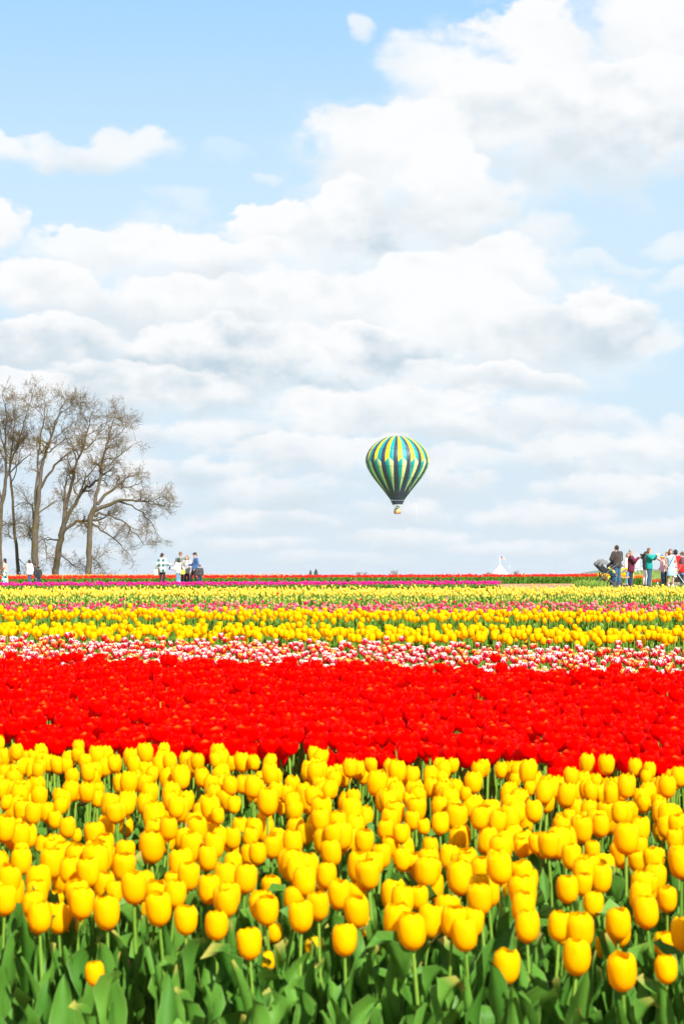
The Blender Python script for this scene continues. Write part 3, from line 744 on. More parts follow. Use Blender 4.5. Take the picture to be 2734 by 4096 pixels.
def grow(P, g, L, n, up, amp):
    """a crooked branch from a point along a direction"""
    p0, dr = P; pts = [p0]; d = dr / np.linalg.norm(dr); st = L / n
    for i in range(n):
        d = d + g.normal(0, amp, 3) + np.array([0, 0, up]) ; d /= np.linalg.norm(d)
        pts.append(pts[-1] + d * st)
    return np.array(pts)
def side_dir(tan, g, ang):
    r = g.normal(0, 1, 3); r[1] *= .8
    r -= tan * np.dot(r, tan); r /= np.linalg.norm(r) + 1e-9
    return tan * cos(ang) + r * sin(ang)
def oak(label, d, trunk, limbs, seed, twig=1.0, base_px=None):
    g = np.random.default_rng(seed)
    bx, by = X(trunk[0][0] / 2.178, d), d
    root = empty('bare_tree', (bx, by, float(gz(bx, by)))); ro = np.array(root.location)
    tag(root, label, 'tree', 'bare trees beyond the field')
    s = d / FPX / 2.178
    def survey(pl, dep):
        return [Zp(a, b, d) + np.array([0, q, 0]) for (a, b, w), q in zip(pl, dep)], [w * s * .5 for a, b, w in pl]
    tp, tr = survey(trunk, np.zeros(len(trunk)))
    tp = [np.array([tp[0][0], d, ro[2] - .3])] + tp; tr = [tr[0] * 1.25] + tr
    P, r = wiggle(tp, tr, g, .05)
    obj('trunk', mesh_np('trunk', (t := tube(P, r, 10)).V - ro, t.F, M_BARK), root)
    mass = []; lev = []
    for pl in limbs:
        q = np.linspace(0, g.uniform(-2.4, 2.4), len(pl)); pp, rr = survey(pl, q)
        P, r = wiggle(pp, rr, g, .07)
        t = tube(P, r, 7); obj('limb', mesh_np('limb', t.V - ro, t.F, M_BARK), root)
        lev.append((P, r))
    lev.append((P, r))
    # three orders of crooked branches, then hair-fine twigs
    spec = [(1.05, 8, 5, 4, .30), (0.55, 6, 4, 3, .32), (0.30, 4, 3, 3, .36), (0.16, 4, 2, 3, .40)]
    cur = lev
    for li, (share, cnt, seg, sides, amp) in enumerate(spec):
        nxt = []
        for P, r in cur:
            Ln = np.linalg.norm(np.diff(P, axis=0), axis=1).sum()
            k = cnt if li else int(max(7, min(20, Ln * 1.7)))
            k = max(2, int(round(k * twig * g.uniform(.7, 1.2))))
            for q in range(k):
                f = g.uniform(.28 if li == 0 else .15, 1.0) ; f = 1.0 if q == 0 else f
                i = min(int(f * (len(P) - 1)), len(P) - 2); w = f * (len(P) - 1) - i
                p0 = P[i] * (1 - w) + P[i + 1] * w; tan = P[i + 1] - P[i]; tan /= np.linalg.norm(tan) + 1e-9
                rad = min(np.interp(f, np.linspace(0, 1, len(r)), r) * .62, (.10, .05, .030, .020)[li])
                L = (1.3, .95, .62, .38)[li] * g.uniform(.55, 1.25) * (.6 if q == 0 and li == 0 else 1)
                dr = tan if q == 0 else side_dir(tan, g, g.uniform(.45, 1.05))
                B = grow((p0, dr), g, L, seg, (.06, .03, .02, 0)[li], amp)
                br = np.linspace(rad, max(rad * .5, .0125), len(B))
                mass.append(tube(B, br, sides)); nxt.append((B, br))
        cur = nxt
    J = T.join(mass)
    o = obj('crown', mesh_np('crown', J.V - ro, J.F, M_TWIG), root)
    return len(J.F)
OAKS = [
 ('bare spreading oak nearest the visitors, long low boughs reaching sideways', 226,
  [(778, 1760, 60), (772, 1600, 52), (778, 1450, 50), (785, 1300, 46), (800, 1200, 50), (830, 1150, 48)],
  [[(822, 1180, 36), (850, 1000, 30), (870, 850, 26), (890, 720, 20), (930, 600, 14), (960, 450, 9), (990, 350, 5)],
   [(822, 1180, 40), (920, 1140, 34), (1040, 1100, 28), (1140, 1080, 20), (1280, 1110, 12), (1380, 1120, 8), (1450, 1150, 4)],
   [(850, 1130, 32), (950, 1010, 25), (1020, 950, 21), (1070, 920, 18), (1110, 870, 12)],
   [(815, 1230, 28), (900, 1210, 20), (1000, 1240, 16), (1100, 1290, 12), (1200, 1400, 8), (1260, 1480, 4)],
   [(1030, 1100, 18), (1150, 1130, 14), (1240, 1200, 10), (1330, 1300, 6), (1380, 1400, 4)],
   [(795, 1290, 24), (880, 1340, 16), (960, 1400, 12), (1050, 1480, 8), (1130, 1580, 4)],
   [(870, 850, 16), (960, 760, 12), (1060, 680, 8), (1150, 600, 5)], [(930, 600, 10), (1020, 520, 7), (1100, 440, 4)],
   [(1000, 970, 15), (1080, 985, 12), (1180, 960, 8), (1240, 930, 4)], [(785, 1300, 14), (700, 1280, 9), (640, 1340, 5)], [(1280, 1110, 8), (1360, 1090, 6), (1430, 1085, 4)],
   [(778, 1560, 12), (830, 1620, 8), (870, 1680, 4)]], 41, .92),
 ('bare oak with a leaning trunk that forks low into three heavy limbs', 230,
  [(482, 1750, 64), (500, 1620, 58), (520, 1480, 54), (535, 1400, 56), (550, 1330, 56)],
  [[(548, 1345, 42), (565, 1200, 34), (610, 1000, 30), (640, 850, 26), (660, 740, 22), (700, 670, 18), (740, 540, 12), (760, 420, 8), (790, 310, 4)],
   [(550, 1350, 44), (600, 1210, 36), (690, 1070, 30), (760, 980, 26), (840, 940, 20), (920, 860, 16), (980, 830, 8)],
   [(548, 1370, 36), (640, 1280, 26), (740, 1270, 20), (860, 1260, 16), (960, 1200, 9)],
   [(548, 1320, 20), (560, 1120, 18), (580, 900, 14)], [(660, 740, 14), (640, 640, 10), (610, 560, 6)], [(700, 670, 12), (780, 620, 10), (860, 520, 6), (920, 440, 4)],
   [(525, 1440, 20), (440, 1430, 14), (380, 1440, 10), (330, 1400, 6)], [(740, 540, 8), (830, 480, 6), (900, 400, 4)], [(690, 1070, 18), (730, 920, 13), (800, 840, 9), (880, 760, 5)],
   [(510, 1560, 14), (570, 1600, 9), (630, 1660, 5)], [(760, 420, 6), (720, 340, 5), (700, 290, 3)]], 42, .9),
 ('tall bare oak with a double trunk and steep upright limbs', 228,
  [(305, 1700, 66), (305, 1500, 60), (310, 1350, 60), (320, 1220, 54)],
  [[(320, 1235, 46), (340, 1050, 40), (355, 900, 34), (370, 760, 30), (400, 690, 26), (430, 590, 22), (470, 460, 16), (520, 330, 10), (560, 240, 6), (540, 170, 3)],
   [(316, 1240, 30), (308, 1080, 26), (318, 900, 20), (315, 740, 16), (340, 560, 14), (370, 360, 10), (390, 250, 5), (370, 190, 3)],
   [(345, 1000, 26), (400, 900, 22), (480, 790, 20), (560, 720, 14), (640, 660, 8), (700, 650, 4)], [(400, 690, 14), (440, 650, 12), (540, 570, 9), (640, 520, 5)],
   [(305, 1300, 20), (285, 1180, 16), (230, 1110, 10), (190, 1010, 5)], [(330, 1210, 18), (400, 1150, 12), (460, 1100, 8), (520, 1090, 4)], [(430, 590, 10), (520, 500, 8), (600, 420, 6), (700, 370, 3)],
   [(300, 1450, 14), (250, 1420, 10), (220, 1340, 5)], [(370, 360, 8), (330, 300, 6), (290, 290, 4)], [(520, 330, 7), (600, 280, 5), (690, 220, 3)], [(335, 1460, 12), (390, 1420, 9), (400, 1540, 6), (390, 1620, 4)]], 43, .8),
 ('slender bare tree with a thin trunk leaning slightly left', 234,
  [(168, 1740, 36), (150, 1550, 30), (130, 1350, 27), (115, 1150, 24), (100, 1000, 22), (90, 880, 19)],
  [[(90, 890, 18), (80, 760, 14), (110, 600, 9), (140, 480, 5)], [(95, 940, 12), (150, 800, 9), (170, 640, 7), (200, 520, 4)], [(115, 1150, 9), (180, 1100, 7), (250, 1120, 4)], [(140, 1450, 8), (90, 1400, 6), (40, 1380, 4)],
   [(150, 1600, 8), (210, 1640, 6), (250, 1690, 4)], [(125, 1300, 8), (190, 1290, 6), (250, 1350, 4)]], 44, .8),
 ('bare tree at the edge of the picture with a dense upright crown', 232,
  [(6, 1720, 42), (5, 1500, 38), (0, 1300, 36), (18, 1120, 38), (40, 1000, 36)],
  [[(38, 1020, 30), (60, 880, 28), (50, 700, 20), (60, 500, 14), (70, 300, 8), (30, 180, 4)], [(48, 960, 24), (90, 800, 20), (130, 650, 16), (200, 480, 10), (240, 300, 6), (300, 120, 3)],
   [(20, 1110, 22), (-40, 950, 18), (-60, 760, 12), (-30, 560, 7), (-10, 380, 4)], [(60, 880, 16), (150, 790, 12), (240, 720, 8), (280, 680, 4)], [(55, 700, 12), (10, 560, 8), (-10, 400, 4)],
   [(60, 520, 9), (120, 400, 6), (150, 250, 3)], [(130, 650, 9), (180, 560, 7), (230, 500, 4)], [(0, 1320, 12), (60, 1280, 8), (100, 1300, 5)], [(90, 800, 10), (100, 600, 8), (130, 380, 5), (110, 250, 3)]], 45, .85)]
NT_ = [oak(*a) for a in OAKS]
print('OAK FACES', NT_)

# ------------------------------------------------------------------ hot-air balloon
def fabric(name, col):
    m, N = material(name)
    co = N.n('ShaderNodeTexCoord').outputs['Object']; n = N.noise(co, 1.6, 4, 0.6)
    c = N.mix(N.lin(n, 0.3, 0.7), tuple(v * .92 for v in col), tuple(min(1, v * 1.06) for v in col))
    return finish(m, N, c, 0.5, 0.35, bump=n, bstr=0.10, bdist=0.1, trans=0.10)
M_NAVY = fabric('balloon_navy', (0.034, 0.043, 0.085)); M_BYEL = fabric('balloon_yellow', (0.80, 0.62, 0.0)); M_BTEAL = fabric('balloon_teal', (0.0, 0.27, 0.27))
M_BGRN = fabric('balloon_sea_green', (0.0, 0.29, 0.285)); M_BLIM = fabric('balloon_lime', (0.64, 0.70, 0.30)); M_BWHT = plain('balloon_white', (0.8, 0.8, 0.78), 0.6)
M_ROPE = plain('rope_white', (0.78, 0.78, 0.74), 0.8); M_STEEL = plain('steel', (0.45, 0.46, 0.48), 0.3, metal=0.9, var=0.05)
def wicker_mat():
    m, N = material('wicker'); co = N.n('ShaderNodeTexCoord').outputs['Object']; x, y, z = N.sep(co)
    w = N.m('SINE', N.mul(N.add(z, N.mul(N.m('SINE', N.mul(N.add(x, y), 40)), .01)), 90))
    c = N.mix(N.lin(w, -1, 1), (0.24, 0.10, 0.035), (0.52, 0.26, 0.10))
    return finish(m, N, c, 0.8, 0.2, bump=w, bstr=0.5, bdist=0.02)
M_WICK = wicker_mat(); M_TAN = plain('tan_canvas', (0.58, 0.42, 0.20), 0.8); M_DKLEA = plain('dark_leather', (0.10, 0.055, 0.04), 0.6)
BD = 500.0; BX = X(1588.5, BD)
_bp = np.array([(118, 0), (121, 90), (126, 180), (150, 255), (190, 328), (240, 402), (290, 457), (340, 500), (390, 534), (440, 559), (490, 575), (540, 585), (590, 584), (640, 573), (690, 556),
                (740, 533), (790, 505), (840, 474), (900, 432), (960, 385), (1060, 304), (1160, 226), (1290, 128)], float)
def brad(zy): return np.interp(zy, _bp[:, 0], _bp[:, 1]) / 73.47
def bz(zy): return CAM_Z + (2300 - (1720 + zy / 4.612)) * BD / FPX
def balloon():
    z0 = bz(1548)
    root = empty('hot_air_balloon', (BX, BD, z0)); tag(root, 'tethered hot-air balloon in navy, yellow and teal stripes with a wicker basket', 'balloon')
    fx_ = [118, 620, 760, 890, 1000, 1100, 1165, 1290]; ff = [.667, .667, .61, .51, .37, .16, .004, .0]
    def share(zy): return np.interp(zy, fx_, ff)
    P24 = 2 * pi / 15
    def gore(kind):
        ncol = 5; V = []; F = []; mi = []
        cols = np.linspace(0, 1, ncol)
        rows_up = np.linspace(0, 1, 15); rows_dn = np.linspace(0, 1, 17)[1:]
        zb_end = 1290 if kind == 0 else 1165
        ycut = {0: lambda c: 570.0, 1: lambda c: 618 - 94 * c, 2: lambda c: 524 + 90 * c}[kind]
        for i, t in enumerate(np.concatenate([rows_up, 1 + rows_dn])):
            for c in cols:
                yc = ycut(c)
                # crown rows follow the pole-to-rim curve evenly
                zy = 118 + (yc - 118) * (t ** 1.6) if t <= 1 else yc + (zb_end - yc) * (t - 1)
                f = share(zy)
                if kind == 0: a = P24 * (1 - f) * (c - .5)
                elif kind == 1: a = P24 * ((1 - f) / 2 + f / 2 * c)
                else: a = P24 * ((1 - f) / 2 + f / 2 + f / 2 * c)
                r = brad(zy) * (1 + .010 * (1 - (2 * c - 1) ** 2))
                # local frame: angle 0 towards the viewer (-Y), growing to the right
                V.append((r * sin(a), -r * cos(a), bz(zy) - z0))
        n = len(V) // ncol
        F = grid_faces(ncol, n)[:, ::-1]
        mi = np.repeat((np.arange(n - 1) >= 14).astype(int), ncol - 1)
        mats = {0: [M_NAVY, M_NAVY], 1: [M_BYEL, M_BGRN], 2: [M_BTEAL, M_BLIM]}[kind]
        return mesh_np('gore', np.array(V), F, mats, mi=mi)
    env = []
    for zy in (375, 690, 895):                        # horizontal load tapes
        th = np.linspace(0, 2 * pi, 91); r = brad(zy) * 1.012
        env.append(tube(np.stack([r * np.sin(th), -r * np.cos(th), np.full(91, bz(zy) - z0)], 1), .022, 4))
    env.append(lathe([(0.02, bz(117) - z0 + .03), (1.0, bz(117) - z0 + .02), (1.7, bz(120) - z0 + .02)], 30))
    J = T.join(env); e = obj('envelope', mesh_np('envelope', J.V, J.F, M_NAVY), root)
    G = [gore(k) for k in range(3)]
    for k in range(15):
        for kind in range(3): obj('gore', G[kind], e, rot=(0, 0, P24 * k - R(4.4)))
    sk = lathe([(1.80, bz(1305) - z0), (1.62, bz(1320) - z0), (1.42, bz(1350) - z0), (1.20, bz(1384) - z0)], 30)
    obj('skirt', mesh_np('skirt', sk.V, sk.F, M_NAVY), root)
    rg = tube([(1.2 * cos(a), 1.2 * sin(a), bz(1387) - z0) for a in np.linspace(0, 2 * pi, 31)], .06, 6); obj('skirt_ring', mesh_np('skirt_ring', rg.V, rg.F, M_BWHT), root)
    tie = T.join([tube([(1.79 * cos(a), 1.79 * sin(a), bz(1288) - z0), (1.79 * cos(a), 1.79 * sin(a), bz(1308) - z0)], .03, 4) for a in np.linspace(0, 2 * pi, 13)[:-1]])
    obj('skirt_tie', mesh_np('skirt_tie', tie.V, tie.F, M_NAVY), root)
    # basket with rounded corners, padded rim and canvas panel
    def rrect(hx, hy, r, z, n=5):
        o = []
        for cx, cy, a0 in ((hx - r, hy - r, 0), (-hx + r, hy - r, pi / 2), (-hx + r, -hy + r, pi), (hx - r, -hy + r, 1.5 * pi)):
            for a in np.linspace(a0, a0 + pi / 2, n): o.append((cx + r * cos(a), cy + r * sin(a), z))
        return o
    rings = [rrect(.60, .50, .2, 0.0), rrect(.74, .62, .22, .05), rrect(.78, .66, .22, .25), rrect(.73, .62, .2, .7), rrect(.72, .61, .2, 1.05), rrect(.66, .55, .18, 1.05), rrect(.66, .55, .18, .10)]
    n = len(rings[0]); V = np.array(sum(rings, [])); F = []
    for i in range(len(rings) - 1):
        for j in range(n): F.append((i * n + j, i * n + (j + 1) % n, (i + 1) * n + (j + 1) % n, (i + 1) * n + j))
    bm = bpy.data.meshes.new('basket')
    fl = len(V); V = np.vstack([V, [[0, 0, 0.0]], [[0, 0, .10]]])
    for j in range(n): F.append(((j + 1) % n, j, fl, -1)); F.append((6 * n + j, 6 * n + (j + 1) % n, fl + 1, -1))
    obj('basket', mesh_np('basket', V, F, M_WICK), root, rot=(0, 0, R(24)))
    rim = np.array(rrect(.70, .59, .2, 1.07)); rim = np.vstack([rim, rim[:1]]); t = tube(rim, .05, 6); obj('basket_rim', mesh_np('basket_rim', t.V, t.F, M_DKLEA), root, rot=(0, 0, R(24)))
    t = box(-.02, -.635, .80, 1.0, .05, .44); obj('canvas_panel', mesh_np('canvas_panel', t.V, t.F, M_TAN, smooth=False), root, rot=(0, 0, R(24)))
    for sx in (-1, 1):
        for sy in (-1, 1):
            t = tube([(sx * .6, sy * .5, 1.05), (sx * .45, sy * .38, 1.9)], .03, 5); obj('upright', mesh_np('upright', t.V, t.F, M_STEEL), root, rot=(0, 0, R(24)))
            t = tube([(sx * .45, sy * .38, 1.9), (sx * .85, sy * .78, 2.3)], .018, 4); obj('suspension_cable', mesh_np('suspension_cable', t.V, t.F, M_STEEL), root, rot=(0, 0, R(24)))
    t = T.join([lathe([(.05, 1.75), (.20, 1.78), (.22, 1.9), (.18, 2.12), (.05, 2.15)], 14), tube([(-.45, -.38, 1.9), (.45, -.38, 1.9), (.45, .38, 1.9), (-.45, .38, 1.9), (-.45, -.38, 1.9)], .03, 5)])
    obj('burner', mesh_np('burner', t.V, t.F, M_BTEAL), root)
    # crown line running over the side and hanging free, and the tethers
    pts = []
    for zy in np.linspace(122, 1080, 26):
        a = R(3 + 17 * min(1, (zy - 118) / 260)) + R(6) * max(0, (zy - 500) / 580) + R(20) * max(0, (zy - 700) / 400) ** 1.3
        r = brad(zy) * 1.02 + .08; pts.append((r * sin(a), -r * cos(a), bz(zy) - z0))
    pts += [((1110 - 775) / 73.47, pts[-1][1] + 1.2, bz(1380) - z0), ((1150 - 775) / 73.47, pts[-1][1] + 2, bz(1700) - z0)]
    t = tube(pts, .018, 4); obj('crown_rope', mesh_np('crown_rope', t.V, t.F, M_ROPE), root)
    for (ex, ey, ez), p0 in (((X(1390, 430) - BX, 430 - BD, 0.5 - z0), (-1.0, -.4, .3)), ((-26, 40, .3 - z0), (-7.6, 0, bz(840) - z0)), ((24, 35, .3 - z0), (7.2, 0, bz(820) - z0)), ((9, 20, .3 - z0), (.9, .2, 1.0))):
        a, b = np.array(p0), np.array([ex, ey, ez]); tt = np.linspace(0, 1, 12)[:, None]
        P = a + (b - a) * tt - np.array([0, 0, 1.0]) * (np.sin(tt * pi) * 1.1)
        t = tube(P, .007, 4); obj('tether_rope', mesh_np('tether_rope', t.V, t.F, M_ROPE), root)
    return root, z0
BALLOON, BAL_Z = balloon()

# ------------------------------------------------------------------ far things behind the crest
M_TENT = plain('tent_canvas', (0.82, 0.82, 0.80), 0.7, trans=0.0, scale=1.5, var=.04); M_GREYP = plain('grey_paint', (0.42, 0.43, 0.44), 0.5); M_TENTEDGE = plain('tent_seam', (0.30, 0.30, 0.28), 0.7)
def tent():
    d = 500.0; p = gp(1998, d); root = empty('marquee_tent', p, R(35)); tag(root, 'white peaked marquee tent behind the crest of red tulips', 'tent')
    H = CAM_Z + (2300 - 2257.6) * d / FPX - p.z; e = 1.25; hw = 1.35
    # concave peak roof in four panels
    n = 8; V = []; F = []
    for q in range(4):
        a0, a1 = q * pi / 2 + pi / 4, (q + 1) * pi / 2 + pi / 4; b = len(V)
        for i in range(n):
            f = i / (n - 1); r = hw * 1.414 * f; z = e + (H - e) * (1 - f) ** 1.04
            c0 = np.array([r * cos(a0), r * sin(a0), z]); c1 = np.array([r * cos(a1), r * sin(a1), z])
            for w in (0, .25, .5, .75, 1): V.append(c0 * (1 - w) + c1 * w - np.array([0, 0, .06 * sin(w * pi) * f]))
        F += [tuple(x + b for x in f_) for f_ in grid_faces(5, n).tolist()]
    obj('roof', mesh_np('roof', np.array(V), F, M_TENT), root)
    for q in range(4):
        a = q * pi / 2 + pi / 4; c = np.array([hw * 1.414 * cos(a), hw * 1.414 * sin(a), 0])
        t = tube([c, c + np.array([0, 0, e])], .04, 6); obj('pole', mesh_np('pole', t.V, t.F, M_GREYP), root)
        fs = np.linspace(.02, 1, 8); t = tube([(hw * 1.414 * f * cos(a), hw * 1.414 * f * sin(a), e + (H - e) * (1 - f) ** 1.04 + .02) for f in fs], .025, 4); obj('ridge_seam', mesh_np('ridge_seam', t.V, t.F, M_TENTEDGE), root)
        a1 = a + pi / 2; c1 = np.array([hw * 1.414 * cos(a1), hw * 1.414 * sin(a1), 0])
        V = np.array([c + (0, 0, e), c1 + (0, 0, e), c1 + (0, 0, e - .3), c + (0, 0, e - .3)]); obj('valance', mesh_np('valance', V * (1.005, 1.005, 1), [(0, 1, 2, 3)], M_TENT), root)
tent()
def flag():
    d = 503.0; p = gp(1997.5, d); root = empty('flagpole', p); tag(root, 'thin flagpole with a red, white and blue striped flag above the marquee', 'flagpole')
    top = CAM_Z + (2300 - 2222) * d / FPX - p.z
    t = tube([(0, 0, 0), (0, 0, top)], [.05, .03], 6, True); obj('pole', mesh_np('pole', t.V, t.F, M_BWHT), root)
    m, N = material('flag_cloth'); uv = N.n('ShaderNodeTexCoord').outputs['UV']; u, v, _ = N.sep(uv)
    st = N.m('GREATER_THAN', N.m('FRACT', N.mul(v, 6.5)), .5)
    c = N.mix(st, (0.55, 0.02, 0.04), (0.8, 0.78, 0.76))
    can = N.mul(N.m('LESS_THAN', u, .4), N.m('GREATER_THAN', v, .46))
    sx = N.sub(N.m('FRACT', N.mul(u, 15)), .5); sy = N.sub(N.m('FRACT', N.mul(v, 9.2)), .5)
    star = N.m('LESS_THAN', N.add(N.mul(sx, sx), N.mul(sy, sy)), .05)
    c = N.mix(can, c, N.mix(star, (0.03, 0.05, 0.16), (0.8, 0.8, 0.8))); finish(m, N, c, .7, .2, trans=.3)
    nu, nv = 14, 9; V = []; U = []
    for j in range(nv):
        for i in range(nu):
            f = i / (nu - 1); w = j / (nv - 1)
            V.append((.04 + 1.32 * f, .10 * sin(f * 8 + w), top - .16 - .86 * (1 - w) - .55 * f * w)); U.append((f, w))
    obj('flag', mesh_np('flag', np.array(V), grid_faces(nu, nv), m, np.array(U)), root)
flag()
def lamp_post():
    d = 470.0; p = gp(2037, d); root = empty('light_pole', p); tag(root, 'thin grey pole with a small floodlight beside the marquee', 'pole')
    top = CAM_Z + (2300 - 2262) * d / FPX - p.z
    t = tube([(0, 0, 0), (0, 0, top)], [.04, .025], 6, True); obj('pole', mesh_np('pole', t.V, t.F, M_GREYP), root)
    t = T.join([box(0, 0, top, .10, .12, .22), box(-.08, 0, top - .4, .14, .08, .08)]); obj('lamp_head', mesh_np('lamp_head', t.V, t.F, M_BWHT, smooth=False), root)
lamp_post()
M_NEEDLE = leaf_mat('conifer_needles', (0.060, 0.100, 0.075), (0.09, 0.14, 0.10), trans=.05)
def conifer(px, ytop, d, w, label, seed):
    p = gp(px, d); root = empty('conifer_tree', p); tag(root, label, 'tree', 'small trees on the horizon')
    H = CAM_Z + (2300 - ytop) * d / FPX - p.z; g = np.random.default_rng(seed)
    t = tube([(0, 0, 0), (0, 0, H * .97)], [.16, .02], 6); obj('trunk', mesh_np('trunk', t.V, t.F, M_BARK), root)
    n = 330; h = g.uniform(.12, 1, n); a = g.uniform(0, 6.28, n); r = w * (1 - h) ** .7 * np.sqrt(g.random(n)) * (1 + .25 * np.sin(a * 3 + h * 9)) + .03
    m = Mass(); m.add(leaf_t(2, 3, W=.5, out=1.2), np.stack([r * np.cos(a), r * np.sin(a), h * H], 1), g.uniform(.25, .5, n), a + g.normal(0, .4, n))
    me = mesh_np('crown', np.concatenate(m.V), np.concatenate(m.F), M_NEEDLE, np.concatenate(m.U), rnd=np.concatenate(m.R)); obj('crown', me, root)
conifer(1263, 2280, 620, 1.15, 'small dark conifer on the horizon, the taller of the pair', 61)
conifer(1241, 2284, 640, .8, 'small slim conifer on the horizon, the shorter of the pair', 62)
def shrub(px, ytop, d, w, label, seed):
    p = gp(px, d); root = empty('bare_shrub', p); tag(root, label, 'shrub', 'bare shrubs on the horizon')
    H = CAM_Z + (2300 - ytop) * d / FPX - p.z; g = np.random.default_rng(seed); tr = []; tw = []
    for k in range(5):
        B = grow((np.zeros(3), np.array([g.normal(0, .35), g.normal(0, .35), 1])), g, H * g.uniform(.7, 1.0), 6, .05, .16); tr.append(tube(B, np.linspace(.05, .02, 7), 5))
        for q in range(9):
            i = int(g.integers(1, 6)); C = grow((B[i], side_dir(np.array([0, 0, 1.0]), g, 1.0)), g, w * g.uniform(.4, 1), 4, .06, .3); tw.append(tube(C, .016, 3))
            for e in range(4): tw.append(tube(grow((C[int(g.integers(1, 4))], side_dir(np.array([0, 0, 1.0]), g, .9)), g, w * .4, 3, .02, .35), .012, 3))
    J = T.join(tr); obj('stem', mesh_np('stem', J.V, J.F, M_BARK), root); J = T.join(tw); obj('crown', mesh_np('crown', J.V, J.F, M_TWIG), root)
shrub(1577, 2272, 520, 1.3, 'leafless shrub on the horizon below the balloon', 63)
shrub(1430, 2285, 540, 1.0, 'thin leafless shrub on the horizon, left one of the two smallest', 64)
shrub(1460, 2286, 545, .8, 'thin leafless shrub on the horizon, right one of the two smallest', 65)
shrub(2062, 2284, 530, 1.2, 'low leafless shrub on the horizon beside the light pole', 66)
shrub(1952, 2288, 530, .9, 'low leafless shrub on the horizon before the marquee', 67)
M_WRED = plain('windmill_red', (0.62, 0.05, 0.05), .6); M_WBLUE = plain('windmill_blue', (0.16, 0.20, 0.28), .6)
def windmill():
    d = 210.0; p = gp(2549, d); root = empty('garden_windmill', p); tag(root, 'small white windmill with a red and white striped tower behind the orange tulips', 'windmill')
    zt = CAM_Z + (2300 - 2286) * d / FPX - p.z; n = 14
    for k in range(n):      # painted tower boards
        a0, a1 = 2 * pi * k / n, 2 * pi * (k + 1) / n
        V = [(.46 * cos(a0), .46 * sin(a0), 0), (.46 * cos(a1), .46 * sin(a1), 0), (.30 * cos(a1), .30 * sin(a1), zt), (.30 * cos(a0), .30 * sin(a0), zt)]
        obj('board', mesh_np('board', np.array(V), [(0, 1, 2, 3)], M_WRED if k % 2 else M_BWHT, smooth=False), root)
    t = lathe([(.36, zt - .02), (.36, zt + .10), (.2, zt + .26), (.02, zt + .32)], 14); obj('cap', mesh_np('cap', t.V, t.F, M_WBLUE), root)
    hub = np.array([0, -.38, zt + .18]); t = tube([hub + (0, .3, 0), hub + (0, -.06, 0)], .06, 8, True); obj('hub', mesh_np('hub', t.V, t.F, M_BWHT), root)
    for k in range(4):
        a = k * pi / 2 + R(3); dx, dz = sin(a), cos(a); q = np.array([dz, 0, -dx])
        ar = tube([hub, hub + np.array([dx, 0, dz]) * 1.05], .025, 4); v = np.array([dx, 0, dz])
        V = np.array([hub + v * .25 - q * .02, hub + v * 1.05 - q * .02, hub + v * 1.05 - q * .26, hub + v * .25 - q * .26]); pan = T(np.vstack([V, V + (0, -.02, 0)]), [(0, 1, 2, 3), (7, 6, 5, 4), (0, 4, 5, 1), (2, 6, 7, 3), (1, 5, 6, 2), (3, 7, 4, 0)])
        J = T.join([ar, pan]); obj('blade', mesh_np('blade', J.V, J.F, M_BWHT, smooth=False), root)
windmill()

# distant wooded ridge on the right
def ridge():
    m, N = material('forest_ridge'); co = N.n('ShaderNodeNewGeometry').outputs['Position']; n = N.noise(co, .012, 6, .7)
    finish(m, N, N.mix(N.lin(n, .3, .7), (0.035, 0.06, 0.025), (0.08, 0.11, 0.05)), .95, .1, bump=n, bstr=1, bdist=20)
    d = 9000.0; pxs = np.linspace(1900, 4600, 120); rows = np.linspace(0, 1, 8); V = []
    for f in rows:
        for px in pxs:
            h = 40 * np.clip((px - 2150) / 500, 0, 1) ** .8 + 5 * np.sin(px * .011) + 3 * np.sin(px * .037 + 1)
            h = max(h, 0); dd = d + 900 * f
            V.append((X(px, dd), dd, -6 + h * np.sin(min(f * 1.6, 1) * pi / 2)))
    tag(obj('hills', mesh_np('hills', np.array(V), grid_faces(len(pxs), len(rows)), m)), kind='structure')
ridge()

# ------------------------------------------------------------------ path, verge and the small beds round the visitors on the right
def sheet(name, xs, ys, lift, mat, edge=None):
    Xg, Yg = np.meshgrid(xs, ys)
    if edge: Xg = Xg + edge(Yg)
    Z = gz(Xg, Yg) + lift
    return tag(obj(name, mesh_np(name, np.stack([Xg.ravel(), Yg.ravel(), Z.ravel()], 1), grid_faces(len(xs), len(ys)), mat)), kind='structure')
def path_mat():
    m, N = material('dirt_path'); co = N.n('ShaderNodeNewGeometry').outputs['Position']; a = N.noise(co, 2.2, 7, .65)
    return finish(m, N, N.mix(N.lin(a, .3, .7), (0.24, 0.13, 0.06), (0.44, 0.27, 0.14)), .95, .1, bump=a, bstr=.5, bdist=.03)
def turf_mat():
    m, N = material('turf'); co = N.n('ShaderNodeNewGeometry').outputs['Position']; a = N.noise(co, 1.6, 7, .7); b = N.noise(co, .25, 4, .6)
    c = N.mix(N.lin(a, .3, .7), (0.10, 0.17, 0.03), (0.24, 0.28, 0.07)); c = N.mix(N.mul(N.sstep(b, .5, .65), .5), c, (0.30, 0.22, 0.11))
    return finish(m, N, c, .95, .1, bump=a, bstr=.6, bdist=.04)
M_PATH = path_mat(); M_TURF = turf_mat()
sheet('dirt_path', np.linspace(X(1990, 80), 26, 40), np.linspace(74, 103, 30), .012, M_PATH, lambda y: .25 * np.sin(y * 1.7))
sheet('grass_verge', np.linspace(X(2290, 80), 26, 40), np.linspace(73, 90, 22), .024, M_TURF, lambda y: .4 * np.sin(y * 1.3) + (y - 80) * .12)
sheet('grass_bank', np.linspace(14.6, 60, 40), np.linspace(103, 260, 60), .012, M_TURF, lambda y: .5 * np.sin(y * .7))
M_GRASS = leaf_mat('grass_blade', (0.10, 0.20, 0.025), (0.22, 0.30, 0.05), trans=.25)
